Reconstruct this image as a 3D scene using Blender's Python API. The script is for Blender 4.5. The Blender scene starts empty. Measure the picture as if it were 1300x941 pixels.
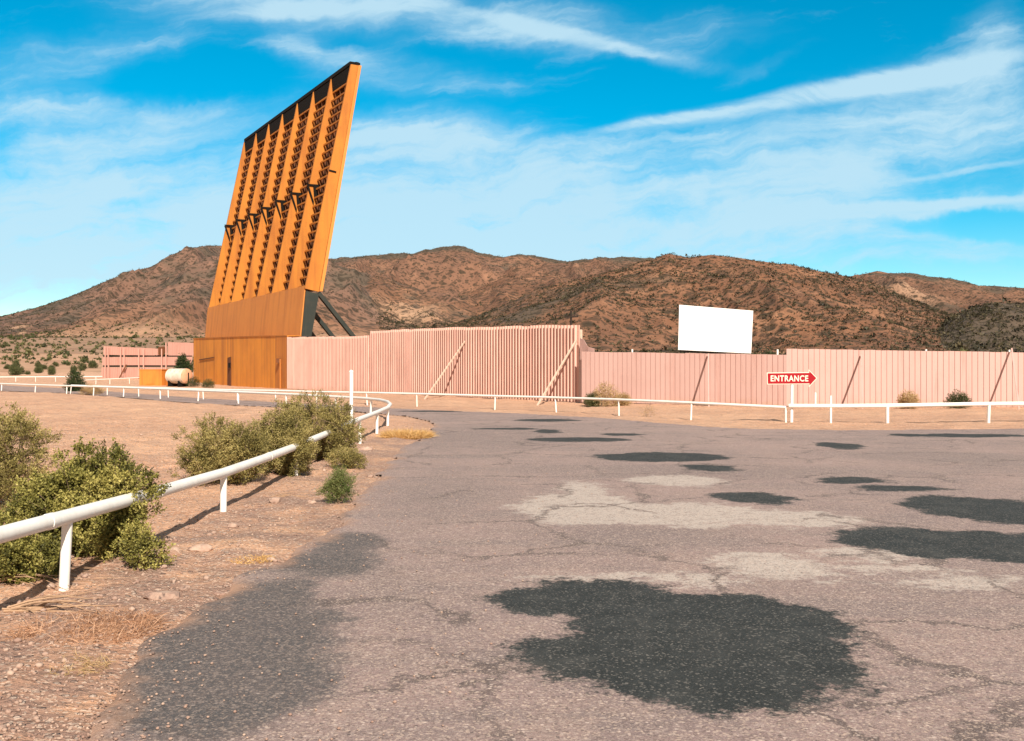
import bpy, bmesh, math, random
import numpy as np
from mathutils import Vector, Matrix
random.seed(7); rng = np.random.default_rng(7)
R = math.radians
F = 1264.0; H0 = 470.5; CH = 1.65          # focal length in photo pixels, horizon row, eye height
sc = bpy.context.scene
col = sc.collection

def G(px, py):                              # photo pixel -> point on flat ground
    Y = F*CH/(py-H0); return ((px-650)/F*Y, Y)
def U(px, py, Y):                           # photo pixel at a distance -> 3D point
    return ((px-650)/F*Y, Y, CH+(H0-py)/F*Y)

# ------------------------------------------------------------------ noise
def _h(ix, iy, s):
    n = (ix.astype(np.int64)*374761393 + iy.astype(np.int64)*668265263 + s*1442695041) & 0x7fffffff
    n = ((n ^ (n >> 13))*1274126177) & 0x7fffffff
    n = ((n ^ (n >> 16))*2246822519) & 0x7fffffff
    return (n & 0xffff)/65535.0
def vn(x, y, s=0):
    x = np.asarray(x, float); y = np.asarray(y, float)
    ix = np.floor(x); iy = np.floor(y); fx = x-ix; fy = y-iy
    fx = fx*fx*fx*(fx*(fx*6-15)+10); fy = fy*fy*fy*(fy*(fy*6-15)+10)
    a = _h(ix, iy, s); b = _h(ix+1, iy, s); c = _h(ix, iy+1, s); d = _h(ix+1, iy+1, s)
    return (a*(1-fx)+b*fx)*(1-fy)+(c*(1-fx)+d*fx)*fy
def fbm(x, y, o=4, s=0):
    t = 0; a = .5; n = 0
    for k in range(o):
        t = t+a*vn(x*2**k+17.3*k, y*2**k-9.1*k, s+k); n += a; a *= .5
    return t/n
def ridged(x, y, o=4, s=0):
    t = 0; a = .5; n = 0
    for k in range(o):
        v = 1-abs(2*vn(x*2.05**k+31.7*k, y*2.05**k+5.3*k, s+k)-1)
        t = t+a*v*v; n += a; a *= .5
    return t/n
def sstep(a, b, x):
    t = np.clip((np.asarray(x, float)-a)/(b-a), 0, 1); return t*t*(3-2*t)

# ------------------------------------------------------------------ mesh helpers
def tagk(o, label=None, cat=None, group=None, kind=None):
    if label: o['label'] = label
    if cat: o['category'] = cat
    if group: o['group'] = group
    if kind: o['kind'] = kind
    return o
def thing(name, label, cat, loc=(0,0,0), rz=0, group=None):
    o = bpy.data.objects.new(name, None); col.objects.link(o)
    o.location = loc; o.rotation_euler = (0,0,rz); o.empty_display_size = .2
    return tagk(o, label, cat, group)
def meshobj(name, V, Fc, mat, parent=None, smooth=False):
    me = bpy.data.meshes.new(name)
    me.from_pydata([tuple(v) for v in V], [], [tuple(f) for f in Fc]); me.update()
    if mat: me.materials.append(mat)
    if smooth: me.polygons.foreach_set('use_smooth', [True]*len(me.polygons))
    o = bpy.data.objects.new(name, me); col.objects.link(o)
    if parent:
        o.parent = parent
        # vertices are written in world space: bring them into the parent's space
        M = Matrix.Translation(parent.location) @ parent.rotation_euler.to_matrix().to_4x4()
        if parent.parent: M = Matrix.Translation(parent.parent.location) @ parent.parent.rotation_euler.to_matrix().to_4x4() @ M
        me.transform(M.inverted())
    return o
def fastmesh(name, V, Fc, mat, parent=None, smooth=False):
    V = np.asarray(V, np.float32); Fc = np.asarray(Fc, np.int32)
    n = Fc.shape[1]
    me = bpy.data.meshes.new(name)
    me.vertices.add(len(V)); me.vertices.foreach_set('co', V.ravel())
    me.loops.add(Fc.size); me.loops.foreach_set('vertex_index', Fc.ravel())
    me.polygons.add(len(Fc)); me.polygons.foreach_set('loop_start', np.arange(0, Fc.size, n, dtype=np.int32))
    if smooth: me.polygons.foreach_set('use_smooth', np.ones(len(Fc), bool))
    me.update(); me.validate()
    if mat: me.materials.append(mat)
    o = bpy.data.objects.new(name, me); col.objects.link(o)
    if parent:
        o.parent = parent
        me.transform(Matrix.Translation(parent.location).inverted())
    return o
class MB:
    def __init__(s): s.V = []; s.F = []
    def add(s, V, Fc):
        b = len(s.V); s.V += [tuple(v) for v in V]; s.F += [tuple(i+b for i in f) for f in Fc]; return s
    def box(s, c, sx, sy, sz, ax=(1,0,0), ay=(0,1,0), az=(0,0,1)):
        c = Vector(c); ax = Vector(ax).normalized()*sx/2; ay = Vector(ay).normalized()*sy/2; az = Vector(az).normalized()*sz/2
        V = [c+i*ax+j*ay+k*az for i in (-1,1) for j in (-1,1) for k in (-1,1)]
        return s.add(V, [(0,1,3,2),(4,6,7,5),(0,4,5,1),(2,3,7,6),(0,2,6,4),(1,5,7,3)])
    def bar(s, a, b, w, h=None, up=(0,0,1)):
        a = Vector(a); b = Vector(b); d = (b-a); L = d.length; d.normalize(); h = h or w
        x = d.cross(Vector(up))
        if x.length < 1e-4: x = d.cross(Vector((1,0,0)))
        x.normalize(); y = x.cross(d)
        return s.box((a+b)/2, w, L, h, x, d, y)
    def tube(s, pts, r, n=12, caps=True):
        pts = [Vector(p) for p in pts]; rs = r if isinstance(r, (list,tuple)) else [r]*len(pts)
        b = len(s.V); px = None
        for i, p in enumerate(pts):
            d = (pts[min(i+1,len(pts)-1)]-pts[max(i-1,0)]).normalized()
            x = px - d*px.dot(d) if px else d.cross(Vector((0,0,1)))
            if x.length < 1e-3: x = d.cross(Vector((1,0,0)))
            x.normalize(); px = x; y = d.cross(x)
            for k in range(n):
                a = 2*math.pi*k/n; s.V.append(tuple(p+(x*math.cos(a)+y*math.sin(a))*rs[i]))
        for i in range(len(pts)-1):
            for k in range(n):
                s.F.append((b+i*n+k, b+i*n+(k+1)%n, b+(i+1)*n+(k+1)%n, b+(i+1)*n+k))
        if caps:
            s.F.append(tuple(b+k for k in reversed(range(n)))); s.F.append(tuple(b+(len(pts)-1)*n+k for k in range(n)))
        return s
    def prism(s, poly, off):                # poly: 3D points, extruded by vector off
        n = len(poly); A = [Vector(p) for p in poly]; o = Vector(off)
        V = A+[p+o for p in A]
        return s.add(V, [tuple(range(n)), tuple(reversed(range(n, 2*n)))]+[(i, n+i, n+(i+1)%n, (i+1)%n) for i in range(n)])
    def build(s, name, mat, parent=None, smooth=False, bevel=0):
        o = meshobj(name, s.V, s.F, mat, parent, smooth)
        bm = bmesh.new(); bm.from_mesh(o.data); bmesh.ops.recalc_face_normals(bm, faces=bm.faces); bm.to_mesh(o.data); bm.free()
        if smooth: o.data.set_sharp_from_angle(angle=R(40))
        if bevel:
            m = o.modifiers.new('bevel', 'BEVEL'); m.width = bevel; m.segments = 2; m.limit_method = 'ANGLE'
        return o

# ------------------------------------------------------------------ materials
class NT:
    def __init__(s, name):
        s.m = bpy.data.materials.new(name); s.m.use_nodes = True
        s.t = s.m.node_tree; s.b = s.t.nodes['Principled BSDF']; s.b.inputs['Roughness'].default_value = .85
        s.b.inputs['Specular IOR Level'].default_value = .25
        s.co = s.n('ShaderNodeTexCoord').outputs['Object']
    def n(s, typ, **kw):
        nd = s.t.nodes.new(typ)
        for k, v in kw.items(): setattr(nd, k, v)
        return nd
    def L(s, a, b): s.t.links.new(a, b)
    def put(s, sock, v):
        if hasattr(v, 'is_linked') or isinstance(v, bpy.types.NodeSocket): s.L(v, sock)
        else:
            if isinstance(v, (tuple,list)) and len(v) == 3 and sock.type == 'RGBA': v = (*v, 1)
            sock.default_value = v
    def math(s, op, a, b=0.0, c=None):
        nd = s.n('ShaderNodeMath', operation=op); s.put(nd.inputs[0], a); s.put(nd.inputs[1], b)
        if c is not None: s.put(nd.inputs[2], c)
        return nd.outputs[0]
    def vm(s, op, a, b=(0,0,0)):
        nd = s.n('ShaderNodeVectorMath', operation=op); s.put(nd.inputs[0], a); s.put(nd.inputs[1], b)
        return nd.outputs['Value'] if op in ('LENGTH','DOT_PRODUCT') else nd.outputs[0]
    def noise(s, scale, detail=4, rough=.55, vec=None, dist=0, stretch=None):
        v = vec or s.co
        if stretch: v = s.vm('MULTIPLY', v, stretch)
        nd = s.n('ShaderNodeTexNoise'); s.L(v, nd.inputs['Vector'])
        nd.inputs['Scale'].default_value = scale; nd.inputs['Detail'].default_value = detail
        nd.inputs['Roughness'].default_value = rough; nd.inputs['Distortion'].default_value = dist
        return nd.outputs['Fac']
    def vor(s, scale, feat='F1', vec=None, out='Distance'):
        nd = s.n('ShaderNodeTexVoronoi', feature=feat); s.L(vec or s.co, nd.inputs['Vector'])
        nd.inputs['Scale'].default_value = scale
        return nd.outputs[out]
    def ramp(s, v, a, b, lo=0.0, hi=1.0):
        nd = s.n('ShaderNodeMapRange', interpolation_type='SMOOTHSTEP'); s.put(nd.inputs[0], v)
        for i, x in enumerate((a, b, lo, hi)): nd.inputs[i+1].default_value = x
        return nd.outputs[0]
    def mix(s, f, a, b, mode='MIX'):
        nd = s.n('ShaderNodeMix', data_type='RGBA', blend_type=mode)
        s.put(nd.inputs[0], f); s.put(nd.inputs[6], a); s.put(nd.inputs[7], b)
        return nd.outputs[2]
    def attr(s, name):
        nd = s.n('ShaderNodeAttribute'); nd.attribute_name = name; return nd.outputs['Fac']
    def col(s, v): s.put(s.b.inputs['Base Color'], v)
    def bump(s, h, st=.5, d=.02):
        nd = s.n('ShaderNodeBump'); nd.inputs['Strength'].default_value = st; nd.inputs['Distance'].default_value = d
        s.put(nd.inputs['Height'], h); s.L(nd.outputs[0], s.b.inputs['Normal'])
    def rough(s, v): s.put(s.b.inputs['Roughness'], v)

def paint(name, c, dirt, rust=None, amt=.35, sc_=2.0, rough=.55, bump=.15, streak=True):
    t = NT(name)
    a = t.ramp(t.noise(sc_, 6, .65), .42, .75)
    st = t.ramp(t.noise(5*sc_, 4, .6, stretch=(1,1,.12)), .5, .8) if streak else t.noise(9)
    cc = t.mix(t.math('MULTIPLY', a, amt), c, dirt)
    cc = t.mix(t.math('MULTIPLY', st, amt*.8), cc, dirt)
    if rust:
        r = t.ramp(t.noise(7*sc_, 6, .7), .66, .72); cc = t.mix(t.math('MULTIPLY', r, .8), cc, rust)
    t.col(cc); t.rough(rough); t.bump(t.noise(12, 4), bump, .01)
    return t.m

M = {}
M['white'] = paint('white_paint', (.86,.83,.78), (.55,.44,.34), (.25,.10,.04), .25, 3, .5)
M['white_far'] = paint('white_paint_sheet', (.88,.87,.85), (.70,.66,.60), None, .2, .2, .6, 0)
def orange(name, c, d, r, amt, sc_):
    t = NT(name)
    st = t.ramp(t.noise(1.1, 5, .65, stretch=(1,1,.06)), .42, .72)
    bl = t.ramp(t.noise(.35, 6, .6), .4, .7)
    cc = t.mix(t.math('MULTIPLY', bl, amt), c, d); cc = t.mix(t.math('MULTIPLY', st, amt), cc, r)
    fine = t.noise(2.5, 5, .7); cc = t.mix(t.ramp(fine, .55, .8, 0, .35), cc, r)
    t.col(cc); t.rough(.7); t.bump(t.noise(3, 4), .2, .03); return t.m
M['fin'] = orange('orange_steel', (.51,.192,.030), (.41,.14,.026), (.27,.085,.022), .65, 1)
M['skirt'] = orange('rusty_orange_sheet', (.64,.25,.056), (.53,.19,.048), (.36,.12,.038), .45, 1)
M['basewall'] = orange('orange_wall_paint', (.78,.30,.04), (.64,.23,.036), (.40,.13,.03), .7, 1)
M['streaked'] = orange('rust_streaked_paint', (.62,.225,.038), (.48,.16,.035), (.28,.09,.025), .8, 1)
M['steel_and_shade'] = paint('dark_steel_and_shade', (.007,.006,.005), (.014,.010,.008), None, .4, 1, 1.0)  # dark steel parts; on the tower hoods this black is painted soffit shade
M['dark_sheet'] = paint('shadowed_rust_sheet', (.05,.02,.008), (.03,.013,.006), None, .4, 1, 1.0)  # shade in the lattice openings put into the sheet's colour
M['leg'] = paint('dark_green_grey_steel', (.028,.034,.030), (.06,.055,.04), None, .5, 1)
M['rust'] = paint('rusted_steel', (.16,.06,.025), (.07,.03,.02), None, .6, 2, .9)
M['glint'] = paint('galvanised_steel', (.6,.58,.55), (.4,.38,.35), None, .3, 2, .5)
def pink(name, c, d):
    t = NT(name)
    bl = t.ramp(t.noise(.6, 6, .65), .4, .75); st = t.ramp(t.noise(3.0, 5, .65, stretch=(1,1,.1)), .5, .8)
    cc = t.mix(t.math('MULTIPLY', bl, .5), c, d); cc = t.mix(t.math('MULTIPLY', st, .55), cc, (.40,.20,.16))
    z = t.n('ShaderNodeSeparateXYZ'); t.L(t.n('ShaderNodeNewGeometry').outputs['Position'], z.inputs[0])
    low = t.math('MULTIPLY', t.ramp(z.outputs[2], .0, .5, 1, 0), t.ramp(t.noise(2.2, 5, .7), .35, .65))
    cc = t.mix(t.math('MULTIPLY', low, .6), cc, (.50,.30,.20))
    cc = t.mix(t.ramp(t.noise(14, 4, .7), .68, .74, 0, .6), cc, (.35,.15,.10))
    t.col(cc); t.rough(.65); t.bump(t.noise(4, 4), .25, .02); return t.m
M['pink'] = pink('faded_pink_sheet', (.69,.425,.35), (.58,.33,.265))
M['pink2'] = pink('pale_pink_sheet', (.55,.355,.315), (.49,.305,.265))
M['pinkfar'] = pink('dull_pink_sheet', (.56,.31,.25), (.48,.25,.20))
M['wood'] = paint('weathered_timber', (.62,.46,.36), (.35,.22,.15), None, .5, 3, .9)
M['pole'] = paint('dark_timber', (.035,.025,.02), (.02,.015,.012), None, .5, 3, .9)
M['red'] = paint('red_sign_paint', (.34,.004,.012), (.27,.008,.012), None, .3, 4, .5, .05)
M['cream'] = paint('cream_sign_paint', (.84,.76,.62), (.6,.5,.38), None, .25, 4, .5, .05)
M['tank'] = paint('tank_paint', (.74,.66,.56), (.40,.20,.10), (.28,.10,.04), .6, 1.2, .6)
M['tankend'] = paint('rusty_tank_end', (.66,.36,.22), (.40,.16,.07), (.25,.09,.03), .6, 1.5, .7)

def leafmat(name, c1, c2, c3, tr=.25):
    t = NT(name)
    a = t.attr('v')
    cc = t.mix(t.ramp(a, 0, .5), c1, c2); cc = t.mix(t.ramp(a, .5, 1), cc, c3)
    t.col(cc); t.rough(.6)
    out = t.t.nodes['Material Output']
    tl = t.n('ShaderNodeBsdfTranslucent'); t.L(cc, tl.inputs['Color'])
    mx = t.n('ShaderNodeMixShader'); mx.inputs[0].default_value = tr
    t.L(t.b.outputs[0], mx.inputs[1]); t.L(tl.outputs[0], mx.inputs[2]); t.L(mx.outputs[0], out.inputs['Surface'])
    return t.m
M['leaf_a'] = leafmat('saltbush_leaf', (.06,.06,.014), (.21,.19,.045), (.45,.385,.115), .05)
M['leaf_b'] = leafmat('pale_brush_leaf', (.085,.072,.022), (.25,.205,.065), (.45,.36,.14), .05)
M['leaf_c'] = leafmat('fresh_green_leaf', (.07,.10,.03), (.14,.17,.05), (.24,.25,.09))
M['leaf_dry'] = leafmat('dry_tan_leaf', (.34,.22,.10), (.50,.34,.16), (.62,.46,.26))
M['leaf_tangle'] = leafmat('tangled_dead_weed', (.30,.15,.08), (.52,.29,.17), (.68,.43,.28))
M['leaf_gold'] = leafmat('golden_dry_grass', (.50,.28,.09), (.68,.41,.15), (.78,.54,.26))
M['leaf_dark'] = leafmat('dark_green_leaf', (.02,.032,.014), (.04,.06,.02), (.08,.10,.035), .1)
M['leaf_creo'] = leafmat('creosote_leaf', (.045,.055,.022), (.085,.095,.035), (.16,.15,.06), .15)
M['scrub'] = leafmat('hill_scrub', (.020,.018,.010), (.046,.040,.020), (.10,.078,.04), .0)
M['twig'] = paint('dry_twig', (.30,.21,.14), (.15,.10,.07), None, .5, 5, .9)
M['twig_pale'] = paint('pale_dead_twig', (.42,.27,.17), (.26,.15,.09), None, .5, 5, .9)

# ---- ground
def ground_mat():
    t = NT('sandy_desert_soil')
    x = t.n('ShaderNodeSeparateXYZ'); t.L(t.co, x.inputs[0])
    big = t.noise(.22, 5, .6); mid = t.noise(1.6, 6, .65); fine = t.noise(14, 5, .7)
    c = t.mix(t.ramp(big, .35, .65), (.72,.415,.255), (.62,.335,.205))
    c = t.mix(t.ramp(mid, .45, .72, 0, .5), c, (.38,.22,.16))
    furrow = t.noise(1.0, 4, .6, stretch=(.6,3.2,1), dist=.4)
    c = t.mix(t.ramp(furrow, .52, .70, 0, .65), c, (.36,.18,.11))  # shade of the furrow ridges put into the colour, with darker red soil
    c = t.mix(t.ramp(fine, .5, .75, 0, .55), c, (.80,.58,.43))
    # gravelly mauve verge, where the rail runs beside the road
    g = t.math('MULTIPLY', t.attr('verge'), t.ramp(t.noise(.9, 6, .7), .36, .58))
    c = t.mix(t.math('MULTIPLY', g, .8), c, (.30,.19,.155))
    pv = t.vor(16, out='Color'); px = t.n('ShaderNodeSeparateXYZ'); t.L(pv, px.inputs[0])
    pd = t.vor(16)
    peb = t.math('MULTIPLY', t.ramp(pd, .28, .36, 1, 0), t.ramp(px.outputs[0], .62, .66))
    pc = t.mix(px.outputs[1], (.16,.11,.095), (.72,.56,.46))
    c = t.mix(t.math('MULTIPLY', peb, .8), c, pc)
    grit = t.vor(55, out='Color'); gx = t.n('ShaderNodeSeparateXYZ'); t.L(grit, gx.inputs[0])
    c = t.mix(t.ramp(gx.outputs[0], .72, .9, 0, .6), c, (.24,.15,.11)); c = t.mix(t.ramp(gx.outputs[1], .8, .95, 0, .6), c, (.78,.60,.47))
    t.col(c); t.rough(.95)
    h = t.math('ADD', t.math('MULTIPLY', peb, .5), t.math('ADD', fine, t.math('MULTIPLY', furrow, -.8)))
    t.bump(t.math('ADD', h, t.math('MULTIPLY', mid, 1.6)), 1.0, .05); return t.m
M['ground'] = ground_mat()

def ell(px, py, hw, hh):                    # photo-measured patch -> ellipse on the road in metres
    y0 = F*CH/(py+hh-H0); y1 = F*CH/(py-hh-H0); yc = (y0+y1)/2
    return ((px-650)/F*yc, yc, hw/F*yc, (y1-y0)/2)
DARK = [ell(*e) for e in [(748,766,128,26),(900,797,170,42),(800,840,150,36),(1000,828,88,48),(900,870,150,40),
  (1150,690,88,19),(1262,697,110,20),(1400,700,90,20),(1250,650,92,19),(1350,655,80,16),(1080,611,48,4.5),(1150,622,60,4.5),(838,581,86,6),
  (902,595,33,5),(955,634,48,8),(735,559,70,3),(695,534,40,1.6),(1065,567,30,4),(1155,553,30,1.8),(1235,553.5,70,2.4),
  (694,548,15,2.5),(790,552,30,1.6),(550,522.5,45,.9),(640,545,40,1.2)]]
LANE = [ell(*e) for e in [(610,560,95,22),(560,640,70,40),(900,600,260,9),(1180,580,120,8),(760,680,160,12),(1150,745,160,14),(480,760,90,24)]]
LIGHT = [ell(*e) for e in [(740,648,85,20),(738,624,30,12),(860,655,110,15),(1000,660,95,11),(860,611,60,7),(820,737,120,5),
  (985,722,75,15),(900,740,50,6),(1230,742,90,6),(1090,706,60,8),(1150,724,60,6)]]
SMOOTH = [ell(*e) for e in [(270,800,110,50),(300,818,140,46),(270,885,140,60),(200,860,90,40),(330,760,75,22),(420,715,60,22),(440,690,50,10),(330,870,80,20)]]
def road_mat():
    t = NT('weathered_asphalt')
    w1 = t.n('ShaderNodeTexNoise'); t.L(t.co, w1.inputs['Vector']); w1.inputs['Scale'].default_value = 1.3; w1.inputs['Detail'].default_value = 6; w1.inputs['Roughness'].default_value = .65
    sh = t.vm('SUBTRACT', w1.outputs['Color'], (.5,.5,.5)); wp = t.vm('ADD', t.co, t.vm('MULTIPLY', sh, (.9,1.1,0)))
    w2 = t.n('ShaderNodeTexNoise'); t.L(t.co, w2.inputs['Vector']); w2.inputs['Scale'].default_value = 14; w2.inputs['Detail'].default_value = 4
    wp = t.vm('ADD', wp, t.vm('MULTIPLY', t.vm('SUBTRACT', w2.outputs['Color'], (.5,.5,.5)), (.28,.34,0)))
    def field(E):
        cur = None
        for cx, cy, rx, ry in E:
            d = t.vm('LENGTH', t.vm('MULTIPLY', t.vm('SUBTRACT', wp, (cx,cy,0)), (1/rx,1/ry,0)))
            d = t.math('MULTIPLY', t.math('SUBTRACT', d, 1.0), min(rx, ry))
            if cur is None: cur = d
            else:
                nd = t.n('ShaderNodeMath', operation='SMOOTH_MIN'); t.L(cur, nd.inputs[0]); t.L(d, nd.inputs[1]); nd.inputs[2].default_value = .12; cur = nd.outputs[0]
        return cur
    ln = field(LANE); dk = field(DARK); lt = field(LIGHT); sm = field(SMOOTH)
    big = t.noise(.28, 5, .6); mid = t.noise(1.7, 7, .7); fine = t.noise(30, 4, .7)
    c = t.mix(t.ramp(big, .35, .65), (.36,.245,.222), (.24,.172,.165))
    c = t.mix(t.ramp(t.noise(.55, 7, .7, stretch=(.5,1.5,1)), .47, .62, 0, .7), c, (.185,.145,.14)); c = t.mix(t.ramp(mid, .45, .68, 0, .75), c, (.36,.25,.215))
    c = t.mix(t.ramp(t.noise(.8, 6, .7, stretch=(.35,1.4,1)), .52, .72, 0, .5), c, (.15,.118,.115))
    c = t.mix(t.math('MULTIPLY', t.ramp(ln, -.5, .5, 1, 0), t.ramp(mid, .35, .6, .15, .65)), c, (.16,.125,.122))
    c = t.mix(t.math('MULTIPLY', t.ramp(t.math('ADD', lt, t.math('MULTIPLY', t.math('SUBTRACT', t.noise(5, 6, .75), .5), .9)), -.12, .10, 1, 0), .9), c, (.58,.50,.44))
    c = t.mix(t.math('MULTIPLY', t.ramp(sm, -.15, .15, 1, 0), t.ramp(mid, .30, .62, 1, .8)), c, (.088,.086,.088))
    c = t.mix(t.ramp(t.noise(6, 6, .75), .48, .68, 0, .55), c, (.17,.13,.12)); c = t.mix(t.ramp(t.noise(24, 4, .8), .50, .64, 0, .6), c, (.52,.40,.35)); c = t.mix(t.ramp(t.noise(30, 4, .8, stretch=(1,.9,1)), .55, .68, 0, .5), c, (.11,.085,.08))
    # cracks
    v = t.n('ShaderNodeTexVoronoi', feature='DISTANCE_TO_EDGE'); t.L(wp, v.inputs['Vector']); v.inputs['Scale'].default_value = .55
    ck = t.math('MULTIPLY', t.ramp(v.outputs['Distance'], .006, .03, 1, 0), t.ramp(t.noise(.7, 3), .42, .56))
    c = t.mix(t.math('MULTIPLY', ck, .85), c, (.085,.065,.06))
    # aggregate grain
    g0 = t.vor(34, out='Color'); gz_ = t.n('ShaderNodeSeparateXYZ'); t.L(g0, gz_.inputs[0]); g0d = t.ramp(t.vor(34), .25, .42, 1, 0)
    c = t.mix(t.math('MULTIPLY', g0d, t.ramp(gz_.outputs[0], .80, .86, 0, .8)), c, (.09,.07,.068)); c = t.mix(t.math('MULTIPLY', g0d, t.ramp(gz_.outputs[1], .82, .88, 0, .8)), c, (.66,.52,.45))
    g = t.vor(85, out='Color'); gx = t.n('ShaderNodeSeparateXYZ'); t.L(g, gx.inputs[0])
    c = t.mix(t.ramp(gx.outputs[0], .70, .92, 0, .6), c, (.15,.105,.09)); c = t.mix(t.ramp(gx.outputs[1], .78, .94, 0, .6), c, (.60,.45,.36))
    g2 = t.vor(210, out='Color'); gy = t.n('ShaderNodeSeparateXYZ'); t.L(g2, gy.inputs[0])
    c = t.mix(t.ramp(gy.outputs[0], .5, 1, 0, .4), c, (.17,.13,.12)); c = t.mix(t.ramp(gy.outputs[1], .6, 1, 0, .4), c, (.52,.41,.36))
    c = t.mix(t.math('MULTIPLY', t.ramp(sm, -.15, .15, 1, 0), .45), c, (.055,.054,.056))
    # fresh tar patches with a few pale chips
    dkm = t.ramp(t.math('ADD', dk, t.math('MULTIPLY', t.math('SUBTRACT', fine, .5), .34)), -.07, .07, 1, 0)
    tar = t.mix(t.ramp(t.noise(3, 5, .7), .4, .7), (.024,.026,.025), (.042,.043,.041))
    tar = t.mix(t.ramp(t.noise(1.4, 7, .75), .5, .70, 0, .5), tar, (.085,.08,.072)); tar = t.mix(t.ramp(gx.outputs[1], .86, .95, 0, .7), tar, (.20,.18,.16)); tar = t.mix(t.ramp(gy.outputs[0], .6, 1, 0, .35), tar, (.13,.13,.125))
    c = t.mix(dkm, c, tar)
    # sand blown over the edges
    e = t.math('ADD', t.attr('edge'), t.math('MULTIPLY', t.math('SUBTRACT', t.noise(1.1, 6, .75), .5), 1.0))
    c = t.mix(t.ramp(e, -.1, .28, .85, 0), c, (.48,.28,.185))
    t.col(c); t.rough(.9)
    h = t.math('ADD', t.math('MULTIPLY', gx.outputs[0], .5), t.math('ADD', fine, t.math('MULTIPLY', mid, .6)))
    t.bump(h, .6, .012); return t.m
M['road'] = road_mat()

def hill_mat():
    t = NT('hill_rock_and_soil')
    big = t.noise(.008, 6, .6); mid = t.noise(.035, 7, .7); fine = t.noise(.22, 6, .7)
    c = t.mix(t.ramp(big, .38, .62), (.235,.108,.058), (.185,.09,.054))
    c = t.mix(t.ramp(mid, .44, .68, 0, .85), c, (.35,.175,.10))
    c = t.mix(t.math('MULTIPLY', t.attr('sand'), t.ramp(mid, .3, .6, .4, 1)), c, (.47,.29,.185))
    c = t.mix(t.math('MULTIPLY', t.attr('mauve'), .75), c, (.21,.125,.095))
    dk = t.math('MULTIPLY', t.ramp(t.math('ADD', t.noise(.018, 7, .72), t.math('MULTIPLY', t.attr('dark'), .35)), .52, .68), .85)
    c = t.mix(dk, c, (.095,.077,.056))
    c = t.mix(t.ramp(fine, .5, .78, 0, .6), c, (.13,.085,.055))
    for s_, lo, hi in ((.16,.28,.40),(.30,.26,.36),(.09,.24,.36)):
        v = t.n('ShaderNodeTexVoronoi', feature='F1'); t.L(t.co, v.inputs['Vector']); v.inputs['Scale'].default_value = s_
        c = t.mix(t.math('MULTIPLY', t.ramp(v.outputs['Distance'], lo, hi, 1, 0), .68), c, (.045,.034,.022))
    fl_ = t.mix(t.ramp(t.noise(.06, 6, .7), .4, .62), (.50,.30,.19), (.40,.225,.14)); fl_ = t.mix(t.ramp(fine, .52, .75, 0, .5), fl_, (.22,.15,.09))
    c = t.mix(t.attr('flat'), c, fl_)
    t.col(c); t.rough(1.0)
    t.bump(t.math('MULTIPLY', t.math('ADD', mid, t.math('MULTIPLY', fine, .8)), t.math('SUBTRACT', 1.0, t.math('MULTIPLY', t.attr('flat'), .85))), .9, 1.8); return t.m
M['hill'] = hill_mat()
def rockmat():
    t = NT('desert_stone'); c = t.mix(t.ramp(t.noise(6, 5, .7), .35, .7), (.30,.19,.15), (.50,.36,.28)); c = t.mix(t.ramp(t.noise(25, 4), .55, .75), c, (.13,.09,.08))
    t.col(c); t.rough(.95); t.bump(t.noise(20, 5), .6, .01); return t.m
M['rock'] = rockmat()

# ------------------------------------------------------------------ terrain
ROAD = [G(*p) for p in [(90,941),(131,852),(160,832),(174,806),(221,781),(262,751),(325,722),(400,685),(430,652),(455,625),(480,594),(512,566),
   (540,550),(548,541),(538,534),(515,529),(480,525.5),(420,521),(366,518),(255,513),(85,499.5),(0,496.8),(-250,490),(-700,486)]]
ROAD += [(-170,150),(-120,118)]+[G(*p) for p in [(-250,485.5),(0,489.6),(85,493),(255,505.5),(366,511.5),(500,518.5),(560,521),(650,524.5),(760,530),(840,537),(900,541.5),
   (960,545),(1060,546),(1180,545),(1300,544.5)]]+[(22,28.5),(60,30),(60,-6),(-.9,-6),(-1.0,0),(-1.5,3)]
RP = np.array(ROAD)
def road_sdf(x, y):                          # >0 inside
    shp = x.shape; x = x.ravel(); y = y.ravel(); best = np.full(x.shape, 1e9); ins = np.zeros(x.shape, bool)
    n = len(RP)
    for i in range(n):
        ax, ay = RP[i]; bx, by = RP[(i+1) % n]; dx, dy = bx-ax, by-ay
        t = np.clip(((x-ax)*dx+(y-ay)*dy)/(dx*dx+dy*dy), 0, 1)
        best = np.minimum(best, (x-ax-t*dx)**2+(y-ay-t*dy)**2)
        c = (ay > y) != (by > y)
        with np.errstate(divide='ignore', invalid='ignore'):
            xi = ax+(y-ay)*dx/(dy if dy else 1e-9)
        ins ^= c & (x < xi)
    return (np.where(ins, 1, -1)*np.sqrt(best)).reshape(shp)
def plain(y):
    d = np.clip(np.asarray(y, float)-100, 0, None); return .00346*np.minimum(d, 700)**1.42+np.clip(d-700, 0, None)*.04
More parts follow.
